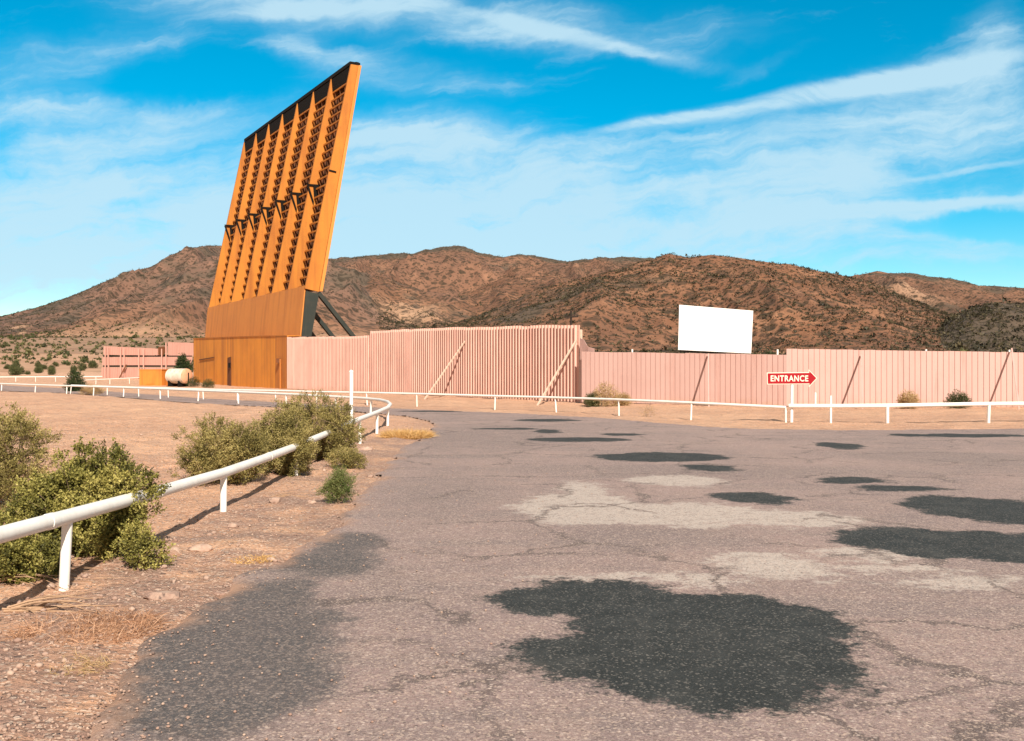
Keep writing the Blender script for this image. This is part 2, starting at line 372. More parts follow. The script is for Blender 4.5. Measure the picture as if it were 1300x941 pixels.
RID = [ # (skyline columns, rows, ridge distance, foot distance, gully amplitude)
 ([-900,-400,-200,0,40,90,140,195,215,240,265,285,320,370,415,460,520,600,700],[455,440,422,402,392,375,355,338,326,316,312,313,318,325,331,345,372,410,440], 1000, 430, .17),
 ([-300,-100,0,30,60,95,125,150,178,205,240,300,340],[440,424,419,413,416,426,428,414,406,413,424,432,445], 640, 470, .15),
 ([200,300,360,415,450,500,530,550,575,592,612,640,660,690,720,760,800,840,900,1000,1100,1300],[470,350,340,330,326,322,320,315,313,314,321,326,323,326,332,326,327,330,336,350,370,400], 1400, 620, .14),
 ([330,400,440,480,520,560,600,640,700,760,820],[420,372,356,350,362,378,372,352,350,362,390], 900, 480, .2),
 ([520,560,600,640,680,740,790,830,850,875,900,960,1000,1040,1075,1110,1150,1200,1250,1300,1400],[440,418,404,388,368,354,341,329,323,326,324,332,336,343,350,360,378,396,414,428,440], 540, 300, .16),
 ([820,900,1000,1060,1085,1110,1150,1200,1240,1300,1400,1600,2200],[475,400,368,353,349,345,347,353,362,366,370,388,430], 1100, 560, .15),
 ([1170,1190,1208,1240,1272,1300,1400,1500,1700,2000],[430,416,404,389,384,386,379,388,410,440], 430, 310, .12),
]
def terrain(x, y):
    yy = np.maximum(y, 40.); c = 650+F*x/yy; g = plain(y); best = g.copy(); own = np.full(x.shape, -1)
    wl = (fbm(x/70, y/260, 4, 11)-.5)*2; rg = ridged(x/75+wl*.25, y/230, 5, 23)
    for k, (cs, ys, D, Ft, amp) in enumerate(RID):
        cj = c+(fbm(x/160, y/160, 3, 50+k)-.5)*14
        Hr = CH+(H0-np.interp(cj, cs, ys))*D/F; gD = float(plain(D)); Hh = np.maximum(Hr-gD, 0)
        t = np.clip((y-Ft)/(D-Ft), 0, 1); s = t**1.25*(1-.12*t)/.88
        back = np.clip((y-D)/(D*.35), 0, 1)
        s = np.where(y > D, 1-back**1.3, s)
        mid = np.sin(np.pi*np.clip(t, 0, 1))**.8*(1-np.clip(t, 0, 1)**5)
        h = g+Hh*s + Hh*amp*1.25*(rg-.5)*2*(mid*1.4+.06)*np.where(y > D, .3, 1)
        h = h+Hh*.03*(fbm(x/14, y/14, 3, 70+k)-.5)*2*s
        m = (h > best) & (y > Ft) & (Hh > 1)
        best = np.where(m, h, best); own = np.where(m, k, own)
    return best, own
def near_z(x, y, sdf=None):
    sdf = road_sdf(x, y) if sdf is None else sdf
    off = sstep(0, .5, -sdf)
    z = off*((fbm(x/1.3, y/1.3, 4, 3)-.5)*.12+(ridged(x*2.6, y*2.6, 3, 41)-.5)*.035+(fbm(x*3.2, y*3.2, 3, 9)-.5)*.045+.02+((ridged(x*.4, y*1.3, 4, 15)-.5)*.13+(fbm(x*1.2, y*1.2, 3, 19)-.5)*.07)*sstep(-4.5, -7, x)*sstep(95, 60, y))
    z = z-.05*sstep(-.02, .25, sdf)
    return z+plain(y)

NR, NC = 640, 640
Yr = np.concatenate([np.geomspace(1, 172, NR)])-6; A = np.linspace(-1.25, 1.05, NC)
YY, AA = np.meshgrid(Yr, A, indexing='ij'); XX = AA*(YY+6); SD = road_sdf(XX, YY); ZZ = near_z(XX, YY, SD)
def gridfaces(nr, nc):
    i = np.arange((nr-1)*nc).reshape(nr-1, nc)[:, :-1].ravel()
    return np.stack([i, i+1, i+nc+1, i+nc], 1)
Vg = np.stack([XX, YY, ZZ], -1).reshape(-1, 3); Fg = gridfaces(NR, NC)
grd = fastmesh('ground', Vg, Fg, M['ground'], smooth=True); tagk(grd, kind='structure')
at = grd.data.attributes.new('verge', 'FLOAT', 'POINT')
vz = (sstep(-3.9, -3.0, XX)*sstep(0, 1.5, 25-YY)*sstep(-.5, .3, XX+7-(-.0)*YY)).ravel()
at.data.foreach_set('value', np.maximum(vz, .35*sstep(-1.2, 0, SD).ravel()).astype(np.float32))
# road: the cells of the same sheet that lie inside its ragged outline
edge = SD+(fbm(XX*1.5, YY*1.5, 4, 31)-.5)*.45*sstep(60, 5, YY)
zr = (.012+plain(YY)-.05*sstep(.12, 0, edge)+ (fbm(XX/2.5, YY/2.5, 3, 5)-.5)*.02).ravel()
fm = (edge.ravel()[Fg] > 0).all(1)
Fr = Fg[fm]; used = np.unique(Fr); mp = np.full(len(Vg), -1); mp[used] = np.arange(len(used))
Vr = Vg[used].copy(); Vr[:, 2] = zr[used]
rd = fastmesh('road', Vr, mp[Fr], M['road'], smooth=True); tagk(rd, kind='structure')
at = rd.data.attributes.new('edge', 'FLOAT', 'POINT'); at.data.foreach_set('value', edge.ravel()[used].astype(np.float32))
def gz(x, y):
    a = np.array([float(x)]); b = np.array([float(y)])
    return float(near_z(a, b)[0]) if y < 160 else float(terrain(a, b)[0][0])

# hills
cc_ = np.arange(-900, 2100, 3.0); yr = np.concatenate([np.linspace(150, 300, 20)[:-1], np.linspace(300, 660, 130)[:-1], np.linspace(660, 1120, 110)[:-1], np.linspace(1120, 1800, 70)])
YH, CC = np.meshgrid(yr, cc_, indexing='ij'); XH = (CC-650)/F*YH
ZH, OWN = terrain(XH, YH)
ZH = ZH-.25*(YH < 166)
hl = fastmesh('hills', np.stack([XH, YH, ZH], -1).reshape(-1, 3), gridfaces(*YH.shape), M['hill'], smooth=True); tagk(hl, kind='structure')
def setattr_(o, n, v):
    a = o.data.attributes.new(n, 'FLOAT', 'POINT'); a.data.foreach_set('value', np.asarray(v, np.float32).ravel())
def blob(c, y, cx, cy, rc, ry): return np.exp(-((c-cx)/rc)**2-((y-cy)/ry)**2)
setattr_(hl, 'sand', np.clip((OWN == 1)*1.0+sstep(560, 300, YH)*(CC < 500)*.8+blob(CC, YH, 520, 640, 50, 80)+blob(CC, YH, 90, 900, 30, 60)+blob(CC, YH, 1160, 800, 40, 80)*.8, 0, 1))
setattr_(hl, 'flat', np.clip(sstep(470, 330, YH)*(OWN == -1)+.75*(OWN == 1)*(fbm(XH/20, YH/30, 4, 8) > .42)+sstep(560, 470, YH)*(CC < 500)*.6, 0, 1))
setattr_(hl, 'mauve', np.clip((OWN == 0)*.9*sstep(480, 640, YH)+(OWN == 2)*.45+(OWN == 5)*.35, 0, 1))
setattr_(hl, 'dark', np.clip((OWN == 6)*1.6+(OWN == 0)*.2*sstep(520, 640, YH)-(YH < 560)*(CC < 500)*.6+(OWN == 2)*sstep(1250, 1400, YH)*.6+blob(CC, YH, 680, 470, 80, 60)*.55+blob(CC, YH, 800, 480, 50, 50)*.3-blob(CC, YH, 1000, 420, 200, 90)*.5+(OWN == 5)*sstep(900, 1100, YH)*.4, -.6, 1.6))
# distant plain out to the horizon
dp = fastmesh('desert_plain', [(-6000,-6000,-1.2),(6000,-6000,-1.2),(6000,6000,-1.2),(-6000,6000,-1.2)], [(0,1,2,3)], M['ground']); tagk(dp, kind='structure')

# ------------------------------------------------------------------ plants
def leafcloud(P, D, size, asp=2.2, v=None, jit=.5):
    """P points, D directions: one folded leaf (two quads' worth, as a bent diamond) each"""
    n = len(P); D = D+rng.normal(0, jit, (n, 3)); D /= np.linalg.norm(D, axis=1)[:, None]
    S = np.cross(D, rng.normal(0, 1, (n, 3))); S /= np.linalg.norm(S, axis=1)[:, None]
    N = np.cross(D, S); L = size*(.6+.8*rng.random(n))[:, None]; W = L/asp
    a = P; b = P+D*L*.5+S*W*.5+N*W*.15; c = P+D*L; d = P+D*L*.5-S*W*.5+N*W*.15
    V = np.stack([a, b, c, d], 1).reshape(-1, 3); i = np.arange(n)[:, None]*4
    Fc = np.concatenate([i+[0,1,2], i+[0,2,3]], 1).reshape(-1, 3)
    vv = rng.random(n) if v is None else np.clip(v+rng.normal(0, .12, n), 0, 1)
    return V, Fc, np.repeat(vv, 4)
def addv(o, v): setattr_(o, 'v', v)
def make_bush(name, label, cat, base, lobes, nspr, lps, lsize, mat, asp=2.2, spr=.10, group=None, stems=14, up=.5, inner=.45, twig=None):
    """lobes: (dx,dy,z,rx,ry,rz) ellipsoids relative to base. Sprigs of leaves in the outer shell and some inside."""
    bx, by = base; bz = gz(bx, by); t = thing(name, label, cat, (bx, by, bz), 0, group)
    vol = np.array([l[3]*l[4]+l[5]*l[4] for l in lobes]); k = rng.choice(len(lobes), nspr, p=vol/vol.sum())
    Lb = np.array(lobes, float)[k]
    d = rng.normal(0, 1, (nspr, 3)); d /= np.linalg.norm(d, axis=1)[:, None]
    r = np.where(rng.random(nspr) < inner, rng.uniform(.35, .85, nspr), rng.uniform(.82, 1.08, nspr))
    lump = 1+.13*(vn(d[:,0]*3+k*7+bx, d[:,1]*3+d[:,2]*3+by, 91)-.5)*2+.20*(vn(d[:,0]*8+k*3+bx, d[:,1]*8-d[:,2]*8+by, 93)-.5)*2
    P = np.stack([bx+Lb[:,0], by+Lb[:,1], bz+Lb[:,2]], 1)+d*Lb[:,3:6]*(r*lump)[:, None]
    if nspr > 1500:                        # gather the sprigs into tufts so that gaps open between them
        nc_ = nspr//26; ci = rng.integers(0, nc_, nspr); tight = .75*(.028+.012*rng.random(nspr))[:, None]*(1 if lsize < .0205 else 1.15)
        P = np.where((r > .8)[:, None], P[ci]*1.0+rng.normal(0, 1, (nspr, 3))*tight, P); d = np.where((r > .8)[:, None], d[ci], d)
    ok = P[:,2] > bz+.015; P = P[ok]; d = d[ok]; r = r[ok]; n = len(P)
    tone = .5+.5*(vn(P[:,0]*5, P[:,2]*5+P[:,1]*4, 5)-.5)*1.5+rng.normal(0, .15, n)
    D = d*.8+[0, 0, up]+rng.normal(0, .35, (n, 3)); D /= np.linalg.norm(D, axis=1)[:, None]
    # leaves along each sprig
    q = rng.random((n, lps)); PP = (P[:, None]+D[:, None]*(q*spr)[..., None]).reshape(-1, 3)+rng.normal(0, lsize*.25, (n*lps, 3))
    V, Fc, v = leafcloud(PP, np.repeat(D, lps, 0), lsize, asp, np.repeat(tone, lps), .9)
    f = fastmesh('foliage', V, Fc, mat, t); addv(f, v)
    mb = MB()
    for j in range(stems):
        i = rng.integers(n); e = P[i]; m_ = np.array([bx+rng.normal(0, .04), by+rng.normal(0, .04), bz-.02]); mid = (m_+e)/2+rng.normal(0, .04, 3)+[0, 0, -.04]
        rr = .012 if lobes[0][5] > .25 else .006
        mb.tube([m_, (m_+mid)/2+rng.normal(0, .01, 3), mid, e], [rr, rr*.8, rr*.6, rr*.3], 5)
    for j in range(stems*8 if stems > 12 else 0):               # bare twigs poking out of the crown
        i = rng.integers(n); mb.tube([P[i]-D[i]*.15, P[i], P[i]+D[i]*spr*rng.uniform(.6, 1.7)], [.003, .0025, .0015], 3, False)
    mb.build('branches', twig or M['twig'], t)
    return t

make_bush('desert_shrub', 'tall straggly pale green desert shrub at the left edge behind the near white rail', 'shrub', (-6.35, 11.9),
   [(-.15,0,.62,.60,.5,.58),(.35,.1,.72,.40,.4,.46),(-.6,0,.5,.4,.4,.5),(.1,-.1,.3,.66,.45,.3)], 9500, 9, .022, M['leaf_b'], 2.0, .09, None, 40)
make_bush('desert_shrub', 'bushy yellow-green saltbush swallowing the nearest stretch of white rail', 'shrub', (-3.76, 8.75),
   [(-.05,.15,.54,.46,.42,.36),(.30,0,.52,.28,.34,.32),(-.42,.05,.36,.30,.32,.26),(.08,-.05,.25,.46,.42,.26)], 9500, 10, .021, M['leaf_a'], 1.5, .06, None, 30)
make_bush('desert_shrub', 'low sprawling yellow-green shrub under the near rail at the left edge', 'shrub', (-4.15, 7.65),
   [(0,0,.20,.44,.34,.25),(-.45,.1,.24,.38,.36,.28),(.36,.1,.16,.24,.28,.20)], 7000, 9, .020, M['leaf_a'], 1.5, .055, None, 20)
make_bush('desert_shrub', 'young light green sprout beside the near rail post, right of the saltbush', 'shrub', (-3.12, 8.3),
   [(0,0,.20,.10,.10,.16),(.1,0,.10,.14,.10,.10)], 420, 9, .020, M['leaf_a'], 1.5, .06, None, 6, inner=.2)
make_bush('desert_shrub', 'round dry-green shrub left of the twin pair behind the second rail post', 'shrub', (-4.12, 14.3),
   [(-.12,0,.46,.50,.42,.44),(.30,0,.40,.34,.36,.40),(-.1,0,.22,.52,.42,.26)], 9000, 9, .021, M['leaf_b'], 1.9, .08, None, 30)
make_bush('desert_shrub', 'middle shrub of the rail clump, growing over the third rail post', 'shrub', (-3.55, 15.6),
   [(0,0,.54,.40,.45,.50),(-.25,.1,.42,.36,.4,.4),(.1,-.1,.28,.36,.38,.3)], 8500, 9, .021, M['leaf_b'], 1.9, .08, None, 30)
make_bush('desert_shrub', 'largest dark-tipped shrub at the foot of the tall white post', 'shrub', (-3.62, 18.6),
   [(0,0,.62,.60,.5,.54),(.42,-.1,.56,.38,.42,.44),(-.45,0,.55,.4,.45,.5),(.1,0,.26,.58,.45,.28)], 10500, 9, .022, M['leaf_b'], 1.9, .08, None, 34)
make_bush('desert_shrub', 'small fresh green plant growing alone on the gravel verge', 'shrub', (-2.14, 12.35),
   [(0,0,.20,.16,.16,.18),(.03,0,.28,.11,.12,.12),(-.08,0,.14,.14,.14,.14)], 1700, 8, .016, M['leaf_c'], 2.2, .05, None, 10, twig=M['twig'])
make_bush('desert_shrub', 'little grey-green plant tucked below the rail beside the largest shrub', 'shrub', (-2.82, 16.6),
   [(0,0,.16,.24,.2,.16),(.2,0,.1,.18,.16,.12)], 1300, 8, .019, M['leaf_b'], 2.0, .06, None, 8)
for (px, py, w, h, m, lab) in [(768,516.5,.85,1.0,'leaf_dry','big straw-brown bush against the fence just right of the tall section'),
     (790,516,.45,.45,'leaf_dry','small tan bush at the right side of the straw-brown bush'),
     (752,516.5,.45,.5,'leaf_creo','dull green bush at the left side of the straw-brown bush'),
     (1153,519.5,.55,.62,'leaf_dry','dry tan bush at the fence between the two right braces'),
     (1216,519.5,.7,.6,'leaf_creo','green low bush against the fence left of the last brace'),
     (822,530,.3,.32,'leaf_dry','sparse dry twiggy weed on the dirt strip beside the road'),
     (264,492.6,.9,.7,'leaf_creo','dull green bush at the orange wall left of the rusty door'),
     (246,491.5,1.0,.9,'leaf_dark','dark green bush between the tank and the orange wall'),
     (117,501,1.2,.62,'leaf_dry','pale tumbleweed beneath the double rail beside the dark green bush')]:
    x, y = G(px, py)
    make_bush('small_bush', lab, 'bush', (x, y), [(0,0,h*.5,w*.5,w*.45,h*.5),(w*.3,0,h*.35,w*.35,w*.3,h*.35),(-w*.3,0,h*.3,w*.35,w*.3,h*.33)],
      int(900 if w > .3 else 60), 8, .045 if w > .3 else .03, M[m], 2.2, .2, None, 8)
x, y = G(95, 497)
make_bush('dark_bush', 'upright dark green bush where the double rail begins', 'bush', (x, y), [(0,0,.85,.45,.4,.6),(.2,0,.5,.5,.4,.5),(-.2,0,.4,.5,.4,.4),(.05,0,1.3,.28,.25,.35)], 900, 8, .09, M['leaf_dark'], 2, .25, None, 12)
make_bush('small_tree', 'dark small tree standing behind the white tank', 'tree', (-37.4, 113), [(0,0,2.3,.55,.5,.5),(.3,0,1.7,.75,.6,.6),(-.4,0,1.2,.7,.5,.6),(.0,0,2.85,.25,.2,.35)], 1000, 8, .14, M['leaf_dark'], 2, .35, None, 16)

def grass(name, label, cat, x0, y0, rad, n, h, mat, lean=.6, w=.004, arch=False):
    z0 = gz(x0, y0); t = thing(name, label, cat, (x0, y0, z0)); V = []; Fc = []; vv = []
    for i in range(n):
        a = rng.uniform(0, 6.283); r = rad*math.sqrt(rng.random()); x = x0+r*math.cos(a); y = y0+r*math.sin(a); z = gz(x, y) if n < 90 else z0+.005
        d = np.array([rng.normal(0, lean)+.3*math.cos(a), rng.normal(0, lean)+.3*math.sin(a), 1]); d /= np.linalg.norm(d); L = h*rng.uniform(.4, 1.2)
        s = np.cross(d, rng.normal(0, 1, 3)); s /= np.linalg.norm(s); b = len(V); p = np.array([x, y, z-.01])
        for k in range(4):
            f = k/3; q = p+d*L*f+np.array([0, 0, -1])*L*.35*f*f; ww = w*(1-.8*f)
            V += [q-s*ww, q+s*ww]
        Fc += [(b+2*k, b+2*k+1, b+2*k+3, b+2*k+2) for k in range(3)]; vv += [rng.random()]*8
    f = fastmesh('blades', V, Fc, mat, t); addv(f, vv); return t
x, y = G(517, 556); grass('dry_grass', 'golden dry grass tuft at the road bend past the curved rail end', 'grass tuft', x, y, .58, 3600, .34, M['leaf_gold'], .7, .006)
x, y = G(320, 712); grass('dry_grass', 'small reddish dry grass tuft on the verge at the edge of the road', 'grass tuft', x, y, .19, 420, .06, M['leaf_gold'], .9, .003)
x, y = G(112, 800); grass('dry_grass', 'pale straw weeds sprawling on the ground in front of the nearest post', 'grass tuft', x, y, .45, 2200, .16, M['leaf_tangle'], 1.5, .0022)
x, y = G(150, 850); grass('dry_grass', 'thin straw weeds at the corner of the dark asphalt edge', 'grass tuft', x-.25, y, .2, 260, .10, M['leaf_dry'], 1.4, .002)

def deadbranch(label, x0, y0, n, L, ang, spread=.5, r0=.006):
    z0 = gz(x0, y0); t = thing('dead_branch', label, 'branch', (x0, y0, z0)); mb = MB()
    for i in range(n):
        a = ang+rng.normal(0, spread); p = np.array([x0+rng.normal(0, .05), y0+rng.normal(0, .05), z0+.01]); pts = [p.copy()]; l = L*rng.uniform(.4, 1)
        el = rng.uniform(.05, .5)
        for k in range(5):
            a += rng.normal(0, .2); el -= .16; p = p+np.array([math.cos(a)*l/5, math.sin(a)*l/5, el*l/5]); p[2] = max(p[2], z0+.005); pts.append(p.copy())
        mb.tube(pts, [r0*(1-.17*k) for k in range(6)], 5)
    mb.build('twigs', M['twig_pale'], t); return t
x, y = G(55, 742); deadbranch('pale dead branches lying under the rail at the nearest white post', x-.35, y, 26, .95, .2, .5, .006)
x, y = G(20, 775); deadbranch('thick pale dead branch on the sand at the left edge of the view', x, y, 12, .8, .1, .35, .009)
x, y = G(352, 633); deadbranch('thin arching twigs beside the third rail post', x, y, 7, .7, .5, .5, .004)
x, y = G(250, 585); deadbranch('bare twigs sticking out left of the round dry-green shrub', x, y, 10, .5, 2.6, .5, .003)

x, y = G(14, 662); grass('dry_grass', 'rusty dry grass below the tall straggly shrub at the left edge', 'grass tuft', x, y, .4, 900, .28, M['leaf_dry'], .6, .003)
# rocks
def rock(V0, sx, sy, sz, n=2, seed=0):
    bm = bmesh.new(); bmesh.ops.create_icosphere(bm, subdivisions=n, radius=1); r = random.Random(seed)
    pl = [(Vector((r.gauss(0,1), r.gauss(0,1), r.gauss(0,1))).normalized(), r.uniform(.55, .85)) for _ in range(9)]
    for v in bm.verts:
        for nn, d in pl:
            e = v.co.dot(nn)-d
            if e > 0: v.co -= nn*e
        v.co = Vector((v.co.x*sx, v.co.y*sy, v.co.z*sz))+Vector(V0)
    V = [v.co.copy() for v in bm.verts]; Fc = [[v.index for v in f.verts] for f in bm.faces]; bm.free(); return V, Fc
for i, (px, py, s, fl, lab) in enumerate([(207,757,.15,.28,'flat tan stone on the verge at the corner of the dark asphalt'),(254,703,.12,.45,'rounded grey stone behind the flat tan stone'),
   (203,712,.055,.7,'small dark stone below the saltbush'),(221,708,.075,.6,'brownish stone between the small dark stone and the rounded grey stone'),(236,748,.06,.5,'dark stone just right of the flat tan stone'),
   (279,752,.05,.5,'pebble at the tip of the dark asphalt edge'),(461,573,.22,.35,'pale slab of stone at the foot of the curved rail'),(350,640,.10,.5,'grey stone in the rail shadow right of the second post'),
   (470,606,.07,.5,'stone at the road edge right of the small green plant'),(345,712,.06,.4,'reddish stone touching the small dry grass tuft'),(296,668,.08,.5,'dark stone in front of the second rail post'),(395,640,.07,.5,'stone left of the small green plant'),
   (372,662,.05,.5,'small stone halfway between the second post and the road')]):
    x, y = G(px, py); z = gz(x, y); V, Fc = rock((x, y, z+s*fl*.35), s, s*.7, s*fl, 2, i+3)
    o = meshobj('stone', V, Fc, M['rock']); tagk(o, lab, 'stone', 'loose stones on the verge')
# gravel: uncountable small stones
VB = []; FB = []
base = [rock((0,0,0), 1, .8, .6, 1, 100+k) for k in range(6)]; nb = 0
N = 17000; yy_ = rng.uniform(4.3, 30, N)**1.0; yy_ = 4.3+26*rng.random(N)**1.8; u = rng.uniform(-7.5, 2.5, N)
xs = u*(.25+.06*yy_)-1.5; sdv = road_sdf(xs, yy_); keep = (sdv < .15) | ((rng.random(N) < .35) & (sdv < .5)) | (rng.random(N) < .07)
xs = xs[keep]; ys = yy_[keep]; sdv = sdv[keep]; zz = np.where(sdv > .05, .012, near_z(xs, ys))
for x, y, z, sd_ in zip(xs, ys, zz, sdv):
    V, Fc = base[nb % 6]; nb += 1; s = min(.013 if sd_ > -.15 else .05,   .0075*math.exp(rng.normal(0, .65))+.002); a = rng.uniform(0, 6.28); c_, s_ = math.cos(a)*s, math.sin(a)*s; b = len(VB)
    VB += [(x+v.x*c_-v.y*s_, y+v.x*s_+v.y*c_, z+v.z*s+s*.3) for v in V]; FB += [[i+b for i in f] for f in Fc]
gv = fastmesh('gravel', VB, FB, M['rock']); tagk(gv, 'loose gravel and small stones scattered over verge and road edge', 'gravel', kind='stuff')

# scrub on hills and plain (uncountable)
def clump_template(n, seed, leaf=.42):
    r = np.random.default_rng(seed); d = r.normal(0, 1, (n, 3)); d /= np.linalg.norm(d, axis=1)[:, None]; d[:,2] = abs(d[:,2])
    P = d*r.uniform(.45, 1, (n, 1))*[.5,.5,.75]; D = d+r.normal(0, .5, (n, 3)); D /= np.linalg.norm(D, axis=1)[:, None]
    S = np.cross(D, r.normal(0, 1, (n, 3))); S /= np.linalg.norm(S, axis=1)[:, None]
    T = np.stack([P-S*leaf*.5, P+S*leaf*.5, P+D*leaf], 1); return T.reshape(-1, 3)
def scatter(name, label, X, Y, Z, S, ntri, mat, tone=None):
    n = len(X); K = 8; T = np.stack([clump_template(ntri, 40+k) for k in range(K)]); k = rng.integers(0, K, n)
    a = rng.uniform(0, 6.28, n); c, s = np.cos(a), np.sin(a); B = T[k]
    V = np.stack([B[...,0]*c[:,None]-B[...,1]*s[:,None], B[...,0]*s[:,None]+B[...,1]*c[:,None], B[...,2]], -1)*S[:,None,None]
    V += np.stack([X, Y, Z], -1)[:,None,:]; V = V.reshape(-1, 3); Fc = np.arange(len(V)).reshape(-1, 3)
    o = fastmesh(name, V, Fc, mat); addv(o, np.repeat(rng.random(n) if tone is None else tone, ntri*3)); tagk(o, label, 'scrub', kind='stuff'); return o
def hillpts(n, y0, y1, c0, c1):
    y = np.sqrt(rng.uniform(y0*y0, y1*y1, n)); c = rng.uniform(c0, c1, n); x = (c-650)/F*y
    dens = fbm(x/45, y/70, 4, 77); k = rng.random(n) < sstep(.30, .62, dens)*.55+.45
    x = x[k]; y = y[k]; z, own = terrain(x, y); return x, y, z, own
x, y, z, own = hillpts(52000, 280, 640, 480, 1500); scatter('hill_scrub', 'dark desert scrub dotting the near brown hill', x, y, z-.1, np.exp(rng.normal(-.36, .42, len(x)))*np.where(own == 6, 1.3, 1), 10, M['scrub'])
x, y, z, own = hillpts(40000, 600, 1400, 350, 1500); scatter('hill_scrub', 'fine scrub speckling the distant middle and right hills', x, y, z-.1, np.exp(rng.normal(.0, .35, len(x))), 6, M['scrub'])
x, y, z, own = hillpts(36000, 450, 1050, -400, 420); scatter('hill_scrub', 'fine scrub speckling the left mountain', x, y, z-.1, np.exp(rng.normal(-.15, .35, len(x))), 6, M['scrub'])
x, y, z, own = hillpts(1900, 215, 520, -250, 330); scatter('plain_scrub', 'green desert brush covering the flat below the left mountain', x, y, z-.05, np.exp(rng.normal(-.1, .35, len(x))), 26, M['leaf_creo'])
x, y, z, own = hillpts(900, 165, 300, 480, 1500); scatter('plain_scrub', 'desert brush on the flat behind the pink fence', x, y, z-.05, np.exp(rng.normal(.1, .3, len(x))), 26, M['leaf_creo'])

# creosote bushes one can pick out on the plain: individuals
proto = []
for k in range(3):
    t = make_bush('creosote_bush', 'x', 'bush', (0, 60), [(0,0,.8,.75,.7,.7),(.5,0,.55,.5,.5,.5),(-.45,.1,.5,.55,.5,.5)], 330, 7, .16, M['leaf_creo'], 2, .3, None, 6)
    proto.append(t)
DESC = ['round','spreading','leaning','tall','low','ragged','dense','sparse','dome-shaped','lopsided']
n_c = 0; pts = []
tries = 0
while len(pts) < 42 and tries < 4000:
    tries += 1; yv = random.uniform(150, 215); c = random.uniform(-60, 128); xv = (c-650)/F*yv
    if all((xv-a)**2+(yv-b)**2 > 6 for a, b in pts): pts.append((xv, yv))
for i, (xv, yv) in enumerate(pts):
    src = proto[i] if i < 3 else proto[i % 3]
    if i < 3: r_ = src
    else:
        r_ = src.copy(); col.objects.link(r_)
        for ch in src.children:
            c2 = ch.copy(); col.objects.link(c2); c2.parent = r_
for i, (xv, yv) in enumerate(pts):
    pass
allc = [o for o in col.objects if o.name.startswith('creosote_bush')]
for o, (xv, yv) in zip(allc, pts):
    s = random.uniform(.42, .85); o.location = (xv, yv, float(terrain(np.array([xv]), np.array([yv]))[0][0])-.05); o.scale = (s, s, s*random.uniform(.8, 1.1)); o.rotation_euler = (0,0,random.uniform(0, 6.28))
    o['group'] = 'creosote bushes on the plain left of the pink back fence'; o['label'] = 'dark green creosote bush on the open plain beyond the far white rail'

# ------------------------------------------------------------------ rails
def smoothpath(pts, k=1):
    return pts
def rail_run(label, pts, zr_, r, posts, group, mat=None, pr=None, joint=()):
    """pts: (x,y) path of the pipe; zr_ heights above ground; posts: (x,y)"""
    mat = mat or M['white']; x0, y0 = pts[0]; t = thing('pipe_rail', label, 'guard rail', (x0, y0, gz(x0, y0)), 0, group)
    P = [Vector((x, y, plainz(x, y)+zz)) for (x, y), zz in zip(pts, zr_)]
    MB().tube(P, r, 14).build('rail', mat, t, smooth=True)
    for (x, y) in posts:
        # height of pipe over this post
        d = min(range(len(P)-1), key=lambda i: segd((x, y), P[i], P[i+1])); a, b = P[d], P[d+1]
        ab = (b-a).to_2d(); f = max(0, min(1, (Vector((x, y))-a.to_2d()).dot(ab)/max(ab.length_squared, 1e-9))); top = a.lerp(b, f)
        lean = Vector((random.gauss(0, .025), random.gauss(0, .025), 0))
        MB().tube([Vector((top.x, top.y, gz(x, y)-.06))+lean, Vector((top.x, top.y, top.z-r*.3))], pr or r*.68, 12).build('post', mat, t, smooth=True)
    if joint:
        for j in joint:
            i = int(j); f = j-i; c = P[i].lerp(P[i+1], f); d = (P[i+1]-P[i]).normalized()
            MB().tube([c-d*.05, c+d*.05], r*1.07, 14).build('joint_sleeve', mat, t, smooth=True)
    return t
def plainz(x, y): return float(plain(y))
def segd(p, a, b):
    p = Vector(p); a = a.to_2d(); b = b.to_2d(); ab = b-a; f = max(0, min(1, (p-a).dot(ab)/max(ab.length_squared, 1e-9))); return (a+ab*f-p).length
GR = 'white pipe rails around the lot'
path = [(-3.36,3.2),(-3.34,5.6),(-3.33,7.46),(-3.30,9.2),(-3.31,11.43),(-3.34,13.5),(-3.36,15.6),(-3.40,18.6),(-3.42,22.3),(-3.48,25.7),(-3.62,29.0),
        (-3.85,31.5),(-4.25,34.0),(-4.8,36.2),(-5.7,38.3),(-7.2,40.6),(-9.6,44.3),(-11.6,47.0),(-13.6,49.5),(-16.8,53.4),(-20.5,58),(-24.4,62.6),(-31.0,69.6),(-35.4,74),(-41.4,80.8),(-52,91),(-64,103)]
zz = [.60,.60,.555,.52,.475,.465,.47,.50,.56,.57,.57]+[.58]*16
rail_run('long white pipe rail beside the bushes, curving round and off to the far left', path, zz, .056,
   [(-3.33,3.5),(-3.33,7.46),(-3.31,11.43),(-3.36,15.5),(-3.38,18.9),(-3.42,22.3),(-3.48,25.7),(-3.64,29.2),(-5.2,37.3),(-7.2,40.6),(-10.2,45.2),(-13.6,49.5),(-16.8,53.4),(-20.5,58),(-24.4,62.6),(-27.8,66.2),(-31.2,69.8),(-35.4,74),(-41.4,80.8),(-46.5,85.8)], GR, joint=(1.85,3.05,5.1))
p2 = [(-31.6,71.4),(-27.2,66.9),(-23.6,62.9),(-20.9,60.5),(-17.7,57.0),(-15,54.4),(-12.6,53),(-9.8,50.0),(-6.9,47.2),(-4.3,44.9),(-.7,41.6),(1.7,39.2),(3.9,36.4),(5.95,33.0),(8.55,31.1)]
rail_run('white pipe rail running below the tall pink fence down to the sign', p2, [.60,.58,.58,.58,.58,.58,.58,.58,.60,.60,.585,.585,.585,.58,.50], .045, p2[:1]+p2[1:], GR)
